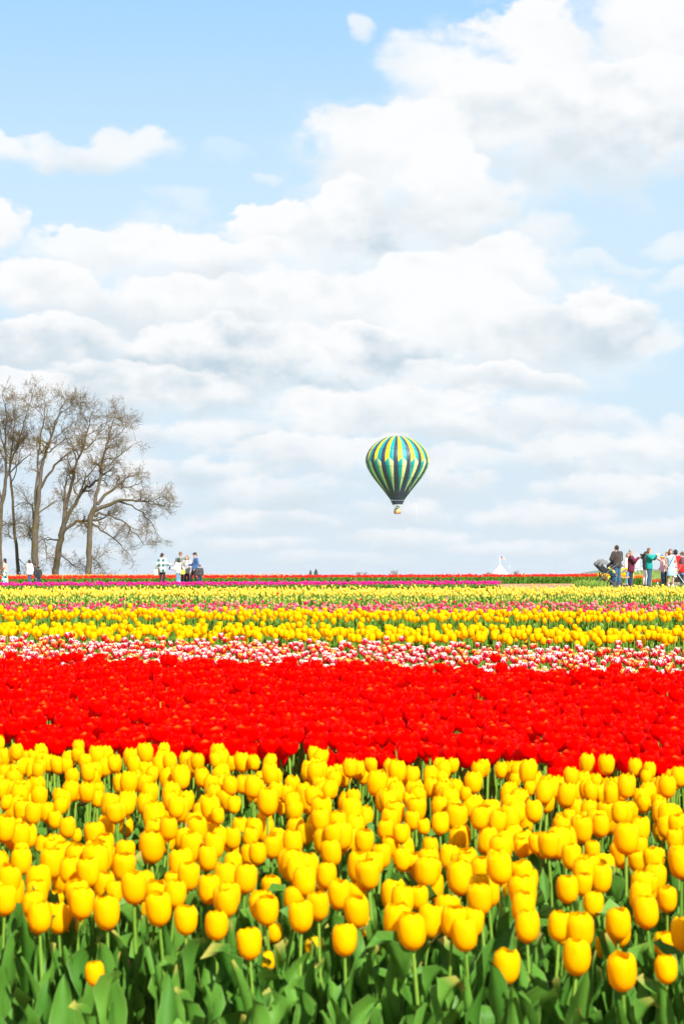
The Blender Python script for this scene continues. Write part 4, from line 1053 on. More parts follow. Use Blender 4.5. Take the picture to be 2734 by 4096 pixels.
def grass(name, label, n, fx0, fx1, y0, y1, L0, L1, seed):
    g = np.random.default_rng(seed); y = y0 + (y1 - y0) * g.random(n) ** .8; x = g.uniform(fx0, fx1, n)
    m = Mass(); lv = g.integers(0, 8, n)
    for v in range(8):
        s = lv == v; m.add(leaf_t(2, 3, **{**LEAFS[v], 'W': .09}), np.stack([x[s], y[s], gz(x[s], y[s])], 1), g.uniform(L0, L1, s.sum()), g.uniform(0, 6.28, s.sum()))
    tag(m.build(name, [M_GRASS]), label, 'grass', kind='stuff')
grass('verge_grass', 'short grass and weeds on the verge by the visitors', 6000, X(2300, 80), 16.5, 74, 87, .03, .09, 71)
grass('bank_grass', 'rough pale green grass on the bank behind the visitors', 6000, 14.8, 27, 100, 140, .08, .22, 72)
grass('weeds', 'tuft of taller weeds at the end of the scarlet row', 1500, X(2325, 86), X(2400, 86), 83, 89.5, .12, .34, 73)
def clump(name, label, mlabel, x0, x1, d0, d1, mat, seed, h=.42, dens=26, fl='slim', w=.07):
    bed(name, name + 's', label, mlabel, label.split(' in ')[0] + 's by the visitors', [(d0, d1, 0)], fl, mat, .75, h, .03, w, .006, dens, seed, M_LEAF2, 3, (4, 5), (3, 3), .32, 'MID', parts=False, margin=3,
        xclip=lambda x, y: (x > X(x0, y)) & (x < X(x1, y)), count=120, thirds=False)
clump('lemon_tulip', 'bright yellow tulip in the bed behind the pushchair', 'bright yellow tulips behind the pushchair', 2388, 2500, 103, 108.5, M_YEL, 81, .50)
clump('tangerine_tulip', 'orange tulip in the small clump behind the maroon coat', 'clump of orange tulips behind the maroon coat', 2528, 2592, 96, 99, M_ORA, 82, .46)
clump('poppy_red_tulip', 'red tulip in the low clump behind the water bottle', 'low clump of red tulips behind the water bottle', 2606, 2656, 93, 95.5, M_FRED, 83, .30)
clump('crimson_tulip', 'red tulip in the low clump at the picture edge', 'low clump of red tulips at the picture edge', 2716, 2760, 92, 94, M_FRED, 84, .30)

# ------------------------------------------------------------------ visitors
PENDING = []        # meshes that are fused into one continuous surface before use
def ball(c, r, n=8, sc=(1, 1, 1)):
    th = np.linspace(0, pi, n // 2 + 2)[1:-1]; prof = [(max(1e-3, sin(t)), -cos(t)) for t in th]
    t = lathe([(1e-3, -1)] + prof + [(1e-3, 1)], n); V = t.V * r * np.array(sc) + np.asarray(c)
    return T(V, t.F, t.uv)
def bone(a, b, ra, rb, n=10):
    a, b = np.asarray(a, float), np.asarray(b, float); u = (b - a) / (np.linalg.norm(b - a) + 1e-9)
    ps = [a - u * ra * .98, a - u * ra * .7, a, b, b + u * rb * .7, b + u * rb * .98]; rs = [ra * .15, ra * .7, ra, rb, rb * .7, rb * .15]
    return tube(ps, rs, n, True)
def loft(rings, n=16, ax=None):
    """rings: (centre, half width, half depth); widths run along the body's side axis"""
    sx, sy = ax if ax else (np.array([1.0, 0, 0]), np.array([0, 1.0, 0]))
    th = np.arange(n) * 2 * pi / n; V = []
    for c, rx, ry in rings: V += [np.asarray(c) + sx * rx * cos(t) + sy * ry * sin(t) for t in th]
    k = len(rings); F = []
    for i in range(k - 1):
        for j in range(n): F.append((i * n + j, i * n + (j + 1) % n, (i + 1) * n + (j + 1) % n, (i + 1) * n + j))
    V += [np.asarray(rings[0][0]), np.asarray(rings[-1][0])]
    for j in range(n): F.append(((j + 1) % n, j, k * n, -1)); F.append(((k - 1) * n + j, (k - 1) * n + (j + 1) % n, k * n + 1, -1))
    return T(np.array(V), F)
def fuse(name, ts, mat, parent, voxel=.024, extra=None, smooth=4):
    J = T.join(ts); o = obj(name, mesh_np(name, J.V, J.F, mat), parent)
    r = o.modifiers.new('r', 'REMESH'); r.mode = 'VOXEL'; r.voxel_size = voxel; r.use_smooth_shade = True
    s = o.modifiers.new('s', 'SMOOTH'); s.factor = .5; s.iterations = smooth
    PENDING.append((o, extra, mat)); return o
def settle():
    dg = bpy.context.evaluated_depsgraph_get(); dg.update()
    for o, extra, mat in PENDING:
        me = bpy.data.meshes.new_from_object(o.evaluated_get(dg)); old = o.data
        o.modifiers.clear()
        if extra:
            J = T.join(extra); n = len(me.vertices); V = np.empty(n * 3, np.float32); me.vertices.foreach_get('co', V)
            F = np.full((len(me.polygons), 4), -1)
            for p in me.polygons: F[p.index, :len(p.vertices)] = p.vertices
            me2 = mesh_np(old.name, np.vstack([V.reshape(-1, 3), J.V]), np.vstack([F, np.where(J.F >= 0, J.F + n, -1)]), mat); o.data = me2
        else:
            me.name = old.name; o.data = me; me.materials.clear(); me.materials.append(mat)
        me_ = o.data; me_.polygons.foreach_set('use_smooth', np.ones(len(me_.polygons), bool))
    PENDING.clear()
CL = {}
def cloth(name, col, rough=.85, **k):
    if name not in CL: CL[name] = plain(name, col, rough, .15, k.pop('var', .16), k.pop('scale', 14), bump=.35, sheen=.2, **k)
    return CL[name]
def skin(tone): return cloth('skin_' + tone, {'light': (0.48, 0.26, 0.18), 'tan': (0.33, 0.16, 0.095), 'fair': (0.52, 0.31, 0.23)}[tone], .55, var=.06)
def hairm(name, col): return cloth('hair_' + name, col, .5, scale=60)
H_BLACK = hairm('black', (0.012, 0.010, 0.011)); H_DARK = hairm('dark_brown', (0.030, 0.018, 0.014)); H_BROWN = hairm('brown', (0.12, 0.055, 0.028)); H_GREY = hairm('grey', (0.24, 0.21, 0.18)); H_BLOND = hairm('sandy', (0.22, 0.13, 0.06))
DENIM = cloth('denim_blue', (0.028, 0.080, 0.165)); DENIM_L = cloth('denim_light', (0.11, 0.22, 0.35)); DENIM_D = cloth('denim_dark', (0.020, 0.036, 0.075)); BLACKC = cloth('black_cloth', (0.018, 0.018, 0.021)); CHAR = cloth('charcoal_cloth', (0.045, 0.045, 0.05))
NAVYC = cloth('navy_cloth', (0.018, 0.028, 0.07)); WHITEC = cloth('white_cloth', (0.66, 0.66, 0.68), var=.05); KHAKI = cloth('khaki', (0.28, 0.25, 0.17)); SHOE_D = cloth('dark_shoe', (0.03, 0.03, 0.035)); SHOE_T = cloth('tan_shoe', (0.25, 0.18, 0.13)); SHOE_W = cloth('white_shoe', (0.75, 0.75, 0.75))
M_FACE = cloth('eye_dark', (0.02, 0.015, 0.015)); M_LIP = cloth('lip', (0.40, 0.12, 0.10)); M_GLASS = plain('dark_lens', (0.01, 0.01, 0.012), .15, .6)
def pattern(name, fn, rough=.85):
    m, N = material(name); co = N.n('ShaderNodeTexCoord').outputs['Object']; x, y, z = N.sep(co)
    return finish(m, N, fn(N, co, x, y, z), rough, .15)
def _plaid(N, co, x, y, z):
    a = N.m('GREATER_THAN', N.m('SINE', N.mul(N.add(x, N.mul(y, .3)), 24)), 0); b = N.m('GREATER_THAN', N.m('SINE', N.mul(z, 24)), 0)
    return N.mix(N.mul(N.add(a, b), .5), (0.80, 0.80, 0.76), (0.0, 0.115, 0.105))
def _hstripe(N, co, x, y, z): return N.mix(N.m('GREATER_THAN', N.m('SINE', N.mul(z, 110)), .1), (0.055, 0.085, 0.075), (0.16, 0.21, 0.18))
def _floral(N, co, x, y, z):
    v = N.n('ShaderNodeTexVoronoi'); N.put(v.inputs['Vector'], co); v.inputs['Scale'].default_value = 11; r = N.n('ShaderNodeValToRGB'); r.color_ramp.interpolation = 'CONSTANT'
    N.t.links.new(N.sep(v.outputs['Color'])[0], r.inputs[0]); e = r.color_ramp.elements; e[0].color = (0.82, 0.78, 0.72, 1); e[1].position = .35; e[1].color = (0.0, 0.30, 0.32, 1)
    for p, c in ((.58, (0.02, 0.03, 0.05, 1)), (.76, (0.80, 0.80, 0.76, 1)), (.88, (0.80, 0.45, 0.12, 1))): q = e.new(p); q.color = c
    return r.outputs[0]
def _rainbow(z0, z1, cols):
    def f(N, co, x, y, z):
        r = N.n('ShaderNodeValToRGB'); r.color_ramp.interpolation = 'CONSTANT'; N.t.links.new(N.lin(z, z0, z1), r.inputs[0]); e = r.color_ramp.elements
        e[0].color = (*cols[0], 1); e[1].position = 1 / len(cols); e[1].color = (*cols[1], 1)
        for k in range(2, len(cols)): q = e.new(k / len(cols)); q.color = (*cols[k], 1)
        return r.outputs[0]
    return f
def _puffer(dark, light):
    def f(N, co, x, y, z): return N.mix(N.sstep(N.m('ABSOLUTE', N.m('SINE', N.mul(z, 42))), .05, .35), dark, light)
    return f
PLAID = pattern('green_plaid', _plaid); HSTR = pattern('striped_shirt', _hstripe); FLORAL = pattern('floral_cloth', _floral); PUFW = pattern('white_quilting', _puffer((.42, .43, .48), (.66, .66, .70)), .5); PUFB = pattern('black_quilting', _puffer((.008, .008, .01), (.04, .04, .045)), .45)

def hand(w, e, curl, side, k):
    """palm and five bent fingers beyond the wrist; e = elbow"""
    u = (w - e) / np.linalg.norm(w - e); up = np.array([0, 0, 1.0]) if abs(u[2]) < .9 else np.array([0, 1.0, 0]); s = np.cross(u, up); s /= np.linalg.norm(s); nrm = np.cross(s, u)
    out = []; palm = w + u * .075 * k
    for q, (o, L) in enumerate(((-.03, .062), (-.011, .078), (.010, .082), (.030, .072))):
        b = palm + s * o * k; m = b + (u * cos(curl * .5) - nrm * sin(curl * .5)) * L * .55 * k; t = m + (u * cos(curl * 1.6) - nrm * sin(curl * 1.6)) * L * .5 * k
        out.append(tube([b, m, t], [.0095 * k, .009 * k, .006 * k], 5, True))
    b = w + u * .03 * k + s * .035 * side * k; m = b + (u * .6 + s * .8 * side) * .035 * k; t = m + (u * .9 + s * .25 * side - nrm * .3) * .032 * k
    out.append(tube([b, m, t], [.011 * k, .0105 * k, .007 * k], 5, True))
    return out, bone(w + u * .01 * k, palm, .030 * k, .036 * k, 8)

POSE0 = dict(hip=(0, 0, .93), chest=(0, .0, 1.27), neck=(0, .0, 1.47), head=(0, .025, 1.62), ra=((.245, -.02, 1.13), (.255, .05, .88)), la=((-.245, -.02, 1.13), (-.255, .05, .88)),
             rl=((.10, .02, .50), (.105, -.02, .08)), ll=((-.10, .02, .50), (-.105, -.02, .08)), turn=0.0, look=0.0)
def person(label, px, ytop, d, heading, pose=None, top=None, legs=None, shoes=SHOE_D, hair=None, hat=None, tone='light', group='visitors in the tulip field', bulk=1.0, glasses=None, base=None, height=None, gxy=None, voxel=.031, arms='long'):
    P = dict(POSE0); P.update(pose or {}); P = {k: (np.array(v, float) if not np.isscalar(v) else v) for k, v in P.items()}
    loc = gp(px, d) if base is None else Vector(base)
    H = height or (CAM_Z + (2300 - ytop) * d / FPX - loc.z)
    k = H / (P['head'][2] + .135)
    root = empty('person', loc, pi + R(heading)); root.scale = (k, k, k); tag(root, label, 'person', group)
    hip, chest, neck, head = P['hip'], P['chest'], P['neck'], P['head']
    tw = P['turn']; sx = np.array([cos(tw), sin(tw), 0]); sy = np.array([-sin(tw), cos(tw), 0])
    up = neck - chest; up = up / np.linalg.norm(up); sy = np.cross(up, sx); sy /= np.linalg.norm(sy)
    sh = chest * .28 + neck * .72; S = {'r': sh + sx * .172 * bulk, 'l': sh - sx * .172 * bulk}
    wa = hip * .45 + chest * .55
    def torso(g, a=1.0, z0=None):
        r = [(hip - (0, 0, .10), .150 * bulk * a + g, .105 * bulk * a + g), (hip + (0, 0, .04), .158 * bulk * a + g, .112 * bulk * a + g), (wa, .140 * bulk * a + g, .102 * bulk * a + g), (chest, .165 * bulk * a + g, .115 * bulk * a + g), (sh, .150 * a + g, .085 * a + g), (sh * .35 + neck * .65 + (0, 0, .012), .065 * a + g, .062 * a + g)]
        return r
    tk = top['kind'] if top else None
    bare = arms == 'none'
    # body: one continuous surface; parts under cloth are drawn in a little
    B = [loft(torso(-.012, .9), ax=(sx, sy)), bone(neck - (0, 0, .06), head - (0, 0, .06), .052, .05), ball(head + (0, -.008, .02), .088, 12, (.86, 1.02, 1.12)), ball(head + (0, .012, -.055), .066, 10, (.88, 1.0, 1.0))]
    lk = P['look']; F_ = np.array([-sin(lk), cos(lk), 0]); Rr = np.array([cos(lk), sin(lk), 0])
    B.append(bone(head + F_ * .086 + (0, 0, .012), head + F_ * .100 + (0, 0, -.018), .010, .016, 6))
    for sgn in (-1, 1): B.append(ball(head + Rr * .078 * sgn + (0, 0, -.01), .022, 6, (.5, 1, 1.3)))
    fing = []
    for sd, key in ((1, 'ra'), (-1, 'la')):
        e, w = P[key]; s_ = S['r' if sd > 0 else 'l']; th = .8 if arms == 'long' else 1.0
        B += [bone(s_, e, .048 * th, .040 * th), bone(e, w, .040 * (th if arms != 'short' else 1), .027)]
        f, pm = hand(w, e, .5, -sd, 1.0); fing += f; B.append(pm)
    bl = legs['kind'] if legs else 'none'
    for sd, key in ((1, 'rl'), (-1, 'll')):
        kn, an = P[key]; h = hip + np.array([.085 * sd, 0, -.03]); th = .82 if bl == 'trousers' else 1.0
        B += [bone(h, kn, .078 * th, .052 * th), bone(kn, (kn + an) * .5 + (0, -.012, .03), .052 * th, .050 * th), bone((kn + an) * .5 + (0, -.012, .03), an, .05 * th, .034 * th), bone(an + (0, -.02, -.03), an + (0, .12, -.045), .034, .028)]
    fuse('body', B, skin(tone), root, voxel, fing)
    # face
    t = [ball(head + F_ * .082 + Rr * .033 * q + (0, 0, .022), .012, 6, (1, .6, .7)) for q in (-1, 1)] + [ball(head + F_ * .084 + Rr * .033 * q + (0, 0, .042), .016, 6, (1.2, .4, .3)) for q in (-1, 1)]
    J = T.join(t); obj('eyes', mesh_np('eyes', J.V, J.F, M_FACE), root)
    t = ball(head + F_ * .080 + (0, 0, -.058), .022, 6, (1.1, .5, .35)); obj('mouth', mesh_np('mouth', t.V, t.F, M_LIP), root)
    if glasses:
        t = T.join([ball(head + F_ * .092 + Rr * .036 * q + (0, 0, .02), .030, 8, (1, .35, .75)) for q in (-1, 1)] + [tube([head + F_ * .09 + Rr * .08 * q + (0, 0, .024), head + Rr * .085 * q + (0, 0, .02)], .005, 4) for q in (-1, 1)] + [tube([head + F_ * .1 - Rr * .06 + (0, 0, .03), head + F_ * .1 + Rr * .06 + (0, 0, .03)], .005, 4)])
        obj('glasses', mesh_np('glasses', t.V, t.F, glasses), root)
    if bl == 'trousers':
        L = [loft([(hip - (0, 0, .12), .145 * bulk, .11 * bulk), (hip + (0, 0, .02), .165 * bulk, .122 * bulk), (hip + (0, 0, .10), .155 * bulk, .116 * bulk)])]
        fl = legs.get('flare', 0)
        for sd, key in ((1, 'rl'), (-1, 'll')):
            kn, an = P[key]; h = hip + np.array([.085 * sd, 0, -.03]); L += [bone(h, kn, .092 * bulk, .068 + fl * .3), bone(kn, (kn + an) * .5 + (0, -.012, .03), .068 + fl * .3, .066 + fl * .6), bone((kn + an) * .5 + (0, -.012, .03), an + (0, -.005, .02), .066 + fl * .6, .052 + fl)]
        fuse('trousers', L, legs['mat'], root, voxel)
    elif bl == 'skirt':
        z1 = legs.get('hem', .45); w = legs.get('w', .2); k1 = (P['rl'][0] + P['ll'][0]) / 2
        r = [(np.array([k1[0], k1[1] * .9, z1]), w, w * .82), (np.array([k1[0], k1[1], (z1 + hip[2]) / 2]), w * .95, w * .78), (hip + (0, 0, -.05), .178 * bulk, .135 * bulk), (hip + (0, 0, .12), .142 * bulk, .108 * bulk)]
        fuse('skirt', [loft(r)], legs['mat'], root, voxel)
    for sd, key in ((1, 'rl'), (-1, 'll')):
        an = P[key][1]; t = T.join([bone(an + (0, -.035, -.04), an + (0, .14, -.05), .043, .036, 8), bone(an + (0, -.02, -.02), an + (0, .03, .02), .046, .042, 8)]); obj('shoe', mesh_np('shoe', t.V, t.F, shoes), root)
    if top:
        g = top.get('g', .014); hem = top.get('hem', -.10)
        r = torso(g); r[0] = (hip + (0, 0, hem), .155 * bulk + g + top.get('flare', 0), .112 * bulk + g + top.get('flare', 0)); r = [r[0]] + ([r[1]] if hem < .03 else []) + r[2:]
        U = [loft(r, ax=(sx, sy))]
        for sd, key in ((1, 'ra'), (-1, 'la')):
            e, w = P[key]; s_ = S['r' if sd > 0 else 'l']
            if arms == 'long': U += [bone(s_, e, .060 + g, .050 + g), bone(e, w - (w - e) * .06, .050 + g, .036 + g)]
            elif arms == 'short': U += [bone(s_, s_ + (e - s_) * .72, .062 + g, .056 + g)]
            else: U += [ball(s_ * .97, .066 + g * .5, 8)]
        if top.get('hood'): U.append(ball(neck + sy * -.075 + (0, 0, -.03), .095, 10, (1.2, .7, .75)))
        if top.get('collar') is None: U.append(loft([(neck - (0, 0, .07), .085, .085), (neck + (0, 0, -.005), .066, .068)]))
        o = fuse(top.get('name', 'jacket'), U, top['mat'], root, voxel)
        if top.get('collar'):
            t = lathe([(.075, 0), (.085, .03), (.082, .075), (.066, .075), (.066, 0)], 14, tuple(neck - (0, 0, .045))); obj('collar', mesh_np('collar', t.V, t.F, top['collar']), root)
        if top.get('front'):
            V = [];
            for z_, w_ in ((.0, .045), (.5, .06), (1.0, .035)):
                c = hip * (1 - z_) + sh * z_; dep = np.interp(z_, [0, .5, 1], [.125, .13, .105]) * bulk + g + .004
                for q in (-1, 0, 1): V.append(c + sx * w_ * q + sy * (dep - .012 * abs(q)))
            obj('shirt_front', mesh_np('shirt_front', np.array(V), grid_faces(3, 3), top['front']), root)
    if hair:
        mat, style = hair; Hh = [ball(head + (0, 0, .035) - F_ * .020, .100, 12, (.92, 1.0, 1.02))]
        if style in ('long', 'bob', 'veil'):
            ln = {'long': .27, 'bob': .13, 'veil': .48}[style]
            Hh += [bone(head - F_ * .045 + Rr * .05 * q, head - F_ * (.075) + Rr * .055 * q - (0, 0, ln), .062, .048) for q in (-1, 0, 1)]
            if style != 'veil': Hh += [bone(head + Rr * .075 * q + (0, 0, .03), head + Rr * .078 * q - (0, 0, ln * .8), .03, .026) for q in (-1, 1)]
        elif style == 'bun': Hh += [ball(head - F_ * .105 + (0, 0, -.02), .062, 10), bone(head - F_ * .06, head - F_ * .07 - (0, 0, .05), .07, .05)]
        elif style == 'curly': Hh += [ball(head - F_ * .03 * a + Rr * b + (0, 0, c), .058, 8) for a, b, c in ((1, .06, .05), (1, -.06, .05), (2.2, 0, .05), (2.4, .04, -.02), (2.4, -.04, -.02), (2, .06, -.05), (2, -.06, -.05), (0, 0, .10), (1.5, 0, .10))]
        else: Hh += [bone(head - F_ * .05 + (0, 0, .02), head - F_ * .055 - (0, 0, .05), .066, .05)]
        # keep the face free
        ff = fuse('hair', Hh, mat, root, .016, smooth=2); ff['keep_face'] = 0
        if style != 'veil': ff.location = tuple(-F_ * .014 + np.array([0, 0, .006]))
    if hat:
        mat, style = hat
        if style == 'cap':
            t = T.join([ball(head + (0, 0, .055) - F_ * .004, .107, 14, (.92, 1.02, .78)), loft([(head + F_ * .12 + (0, 0, .045), .07, .075), (head + F_ * .12 + (0, 0, .057), .066, .07)], 12, (Rr, F_))])
            obj('cap', mesh_np('cap', t.V, t.F, mat), root)
        else:
            t = lathe([(.104, -.01), (.108, .03), (.104, .075), (.085, .115), (.05, .14), (.005, .148)], 18, tuple(head + (0, 0, .015) - F_ * .012)); obj('beanie', mesh_np('beanie', t.V, t.F, mat), root)
    return root, P, k
def world_of(root, p):      # a point of a person's own frame, in the world
    return Matrix.Translation(root.location) @ Matrix.Rotation(root.rotation_euler[2], 4, 'Z') @ Matrix.Scale(root.scale[0], 4) @ Vector(p)
M_PHONE = plain('phone_black', (0.015, 0.015, 0.018), .25, .5); M_PHONE_W = plain('phone_pale', (0.72, 0.66, 0.58), .4)
def phone(label, root, p, rz, tilt, mat=M_PHONE):
    w = world_of(root, p); b = bmesh.new(); bmesh.ops.create_cube(b, size=1); bmesh.ops.scale(b, vec=(.078, .010, .155), verts=b.verts); bmesh.ops.bevel(b, geom=b.edges[:], offset=.004, segments=2, affect='EDGES')
    me = bpy.data.meshes.new('phone'); b.to_mesh(me); b.free(); me.materials.append(mat)
    o = obj('phone', me, None, w, (0, tilt, rz)); tag(o, label, 'phone')
def bag(name, label, cat, w, size, mat, strap, rz=0.0):
    """soft bag with a strap or handles; w = middle of its base"""
    root = empty(name, w, rz); tag(root, label, cat); sx, sy, sz = size
    b = bmesh.new(); bmesh.ops.create_cube(b, size=1); bmesh.ops.scale(b, vec=size, verts=b.verts); bmesh.ops.translate(b, vec=(0, 0, sz / 2), verts=b.verts)
    for v in b.verts:
        if v.co.z > sz * .6: v.co.x *= 1.14; v.co.y *= .7
    bmesh.ops.bevel(b, geom=b.edges[:], offset=min(size) * .22, segments=3, affect='EDGES'); me = bpy.data.meshes.new('body'); b.to_mesh(me); b.free(); me.materials.append(mat); obj('bag_body', me, root)
    for st in strap: t = tube(st[0], st[1], 5); obj('strap', mesh_np('strap', t.V, t.F, st[2]), root)
    return root
STRAP = plain('strap_brown', (0.07, 0.035, 0.025), .7)

# ---- left
def walk(sp, lean=.0): return dict(rl=((.09, .12 * sp, .51), (.09, .02 * sp + .10, .09)), ll=((-.09, .05 * sp, .50), (-.09, -.24 * sp, .12)), chest=(0, .03 + lean, 1.27), neck=(0, .05 + lean, 1.47), head=(0, .09 + lean, 1.61))
person('person with very long black hair in a pink top and floral maxi skirt', 22, 2233, 95, -84, dict(ra=((.23, .05, 1.14), (.12, .26, 1.05)), la=((-.22, .10, 1.15), (-.06, .30, 1.06)), look=.15),
       dict(kind='tee', mat=cloth('blush_top', (0.72, 0.34, 0.27)), name='top', hem=.10), dict(kind='skirt', mat=FLORAL, hem=.12, w=.26), SHOE_T, (H_BLACK, 'veil'), tone='tan', arms='short')
person('person in a white quilted jacket with red collar and jeans, walking left', 122, 2239, 95.4, -112, walk(1.0), dict(kind='jacket', mat=PUFW, g=.05, hem=-.12, collar=cloth('red_collar', (0.70, 0.02, 0.02))), dict(kind='trousers', mat=DENIM, flare=.012), SHOE_D, (H_DARK, 'short'), tone='tan', bulk=1.1)
person('person in a dark cap half hidden behind the white quilted jacket', 144, 2252, 100, -95, walk(.6), dict(kind='jacket', mat=BLACKC, g=.03), dict(kind='trousers', mat=DENIM_D), SHOE_D, (H_BLACK, 'short'), (BLACKC, 'cap'), tone='tan')
person('child in a black cap and black hooded jacket with navy trousers', 157, 2265, 94.4, -128, walk(.4), dict(kind='jacket', mat=BLACKC, g=.045, hem=-.12, hood=True), dict(kind='trousers', mat=NAVYC), SHOE_D, (H_BLACK, 'short'), (BLACKC, 'cap'), tone='light', bulk=1.05)
person('person crouching behind the scarlet row, only dark head and pale cap showing', 75, 2288, 121, 170, dict(hip=(0, -.1, .40), chest=(0, .06, .74), neck=(0, .12, .92), head=(0, .15, 1.06), rl=((.13, .30, .48), (.12, .12, .08)), ll=((-.13, .30, .48), (-.12, .12, .08)), ra=((.24, .16, .66), (.14, .36, .52)), la=((-.24, .16, .66), (-.14, .36, .52))),
       dict(kind='jacket', mat=CHAR, g=.03), dict(kind='trousers', mat=DENIM_D), SHOE_D, (H_BLACK, 'short'), (WHITEC, 'cap'))

# ---- group left of centre
r1, P1, _ = person('person in a green and white plaid shirt and black leggings, arm stretched out', 650, 2212, 96, 158, dict(ra=((.30, -.04, 1.16), (.46, .20, 1.16)), la=((-.27, -.06, 1.14), (-.27, .05, .97)), turn=.0, look=-.35),
       dict(kind='shirt', mat=PLAID, name='plaid_shirt', hem=-.17, g=.022), dict(kind='trousers', mat=BLACKC), SHOE_D, (H_DARK, 'bun'))
w = world_of(r1, (-.30, .06, .60))
bag('tote_bag', 'cream tote bag hanging from the arm of the plaid shirt', 'bag', w, (.32, .12, .30), cloth('cream_canvas', (0.62, 0.54, 0.42)), [([(-.10, .03, .29), (-.06, .02, .42), (.02, 0, .46), (.08, .02, .42), (.10, .03, .29)], .009, STRAP), ([(-.10, -.03, .29), (-.06, -.02, .42), (.02, 0, .455), (.08, -.02, .42), (.10, -.03, .29)], .009, STRAP)])
person('bearded person in dark sunglasses and a grey-green striped shirt', 722, 2207, 97.6, 24, dict(la=((-.30, .0, 1.20), (-.36, -.02, 1.22)), ra=((.25, -.02, 1.13), (.20, .14, .94)), look=-.1),
       dict(kind='shirt', mat=HSTR, name='shirt', hem=-.14), dict(kind='trousers', mat=DENIM_D, flare=.01), SHOE_D, (H_BROWN, 'short'), glasses=M_GLASS, bulk=1.08)
r3, P3, _ = person('girl in a white sweater and pale jeans, one hand raised to her face', 714, 2232, 95.0, -118, dict(ra=((.24, .12, 1.22), (.08, .24, 1.46)), la=((-.26, .10, 1.10), (-.24, .34, 1.10)), look=.1),
       dict(kind='jacket', mat=WHITEC, name='sweater', g=.034, hem=-.08), dict(kind='trousers', mat=DENIM_L, flare=.035), SHOE_W, (H_DARK, 'bob'), tone='tan')
phone('dark phone held out by the girl in the white sweater', r3, (-.22, .47, 1.16), R(40), R(25))
w = world_of(r3, (.17, -.17, .78))
bag('crossbody_bag', 'lime green crossbody bag against the white sweater', 'bag', w, (.23, .09, .22), cloth('lime_leather', (0.50, 0.55, 0.06), .5), [([(-.10, 0, .21), (-.08, .02, .45), (.02, .06, .62)], .010, cloth('lime_leather', (0.5, 0.55, .06)))], R(8))
r4, _, _ = person('person with wavy sandy hair in a pale grey hoodie and dark trousers', 748, 2221, 97.0, -26, dict(ra=((.25, .02, 1.12), (.12, .16, .98)), la=((-.25, .03, 1.12), (-.20, .16, .92))),
       dict(kind='jacket', mat=cloth('grey_marl', (0.32, 0.32, 0.32)), name='hoodie', g=.04, hem=-.20, hood=True), dict(kind='trousers', mat=NAVYC), SHOE_D, (H_BLOND, 'bob'), tone='fair', bulk=1.12)
r5, _, _ = person('person in a navy cap, blue pullover and black trousers, leaning back', 778, 2209, 96.0, -72, dict(hip=(0, .0, .92), chest=(0, -.06, 1.26), neck=(0, -.06, 1.46), head=(0, -.02, 1.60), ra=((.25, -.02, 1.12), (.20, .25, 1.10)), la=((-.26, -.12, 1.12), (-.28, .04, .92)), rl=((.10, .16, .52), (.10, .08, .08)), ll=((-.10, .0, .50), (-.10, -.18, .09))),
       dict(kind='jacket', mat=cloth('blue_knit', (0.03, 0.085, 0.22)), name='pullover', g=.022, hem=-.10), dict(kind='trousers', mat=BLACKC, flare=.015), SHOE_D, (H_BLOND, 'short'), (NAVYC, 'cap'), tone='fair', bulk=1.06)
phone('phone held flat by the person in the blue pullover', r5, (.19, .36, 1.13), R(70), R(80), M_PHONE_W)
person('child in a dark jacket standing behind the blue pullover', 800, 2258, 101, 175, None, dict(kind='jacket', mat=CHAR, g=.035), dict(kind='trousers', mat=DENIM_D), SHOE_D, (H_BROWN, 'short'))

# ---- group on the right
person('person with black hair in a black jacket bending over the pushchair', 2446, 2214, 88.4, 58, dict(hip=(0, -.16, .93), chest=(0, .10, 1.20), neck=(0, .24, 1.34), head=(0, .33, 1.43), ra=((.26, .22, 1.05), (.30, .36, .90)), la=((-.26, .20, 1.05), (-.20, .42, .98)), look=.3),
       dict(kind='jacket', mat=BLACKC, g=.024, hem=-.06), dict(kind='trousers', mat=cloth('teal_denim', (0.02, 0.10, 0.16))), SHOE_W, (H_BLACK, 'long'), tone='tan')
person('tall person with dark hair in a brown hoodie and blue jeans, seen from behind', 2466, 2181, 87.0, -148, dict(ra=((.27, .06, 1.14), (.16, .26, 1.12)), la=((-.28, .06, 1.15), (-.14, .26, 1.16)), head=(0, .07, 1.60), look=.35),
       dict(kind='jacket', mat=cloth('brown_fleece', (0.040, 0.030, 0.028)), name='hoodie', g=.032, hem=-.10, hood=True), dict(kind='trousers', mat=DENIM, flare=.02), SHOE_T, (H_DARK, 'short'), bulk=1.1)
r, _, _ = person('older person with grey curls in a maroon coat, holding up a phone', 2521, 2198, 87.0, 74, dict(ra=((.24, .20, 1.20), (.13, .38, 1.37)), la=((-.24, .14, 1.16), (-.08, .29, 1.31)), look=.0),
       dict(kind='jacket', mat=cloth('maroon_velvet', (0.095, 0.009, 0.026)), name='coat', g=.036, hem=-.22, flare=.02, front=cloth('magenta_shirt', (0.62, 0.01, 0.22))), dict(kind='trousers', mat=NAVYC, flare=.02), SHOE_D, (H_GREY, 'curly'), tone='fair', bulk=1.12)
phone('dark phone raised by the person in the maroon coat', r, (.05, .47, 1.47), R(10), 0)
person('person in pale jeans and a light jacket mostly hidden behind the maroon coat', 2509, 2211, 92.5, 50, None, dict(kind='jacket', mat=cloth('pale_pink_cloth', (0.62, 0.44, 0.42)), g=.03, hem=-.16), dict(kind='trousers', mat=DENIM_L, flare=.01), SHOE_W, (H_BLOND, 'bob'), tone='fair')
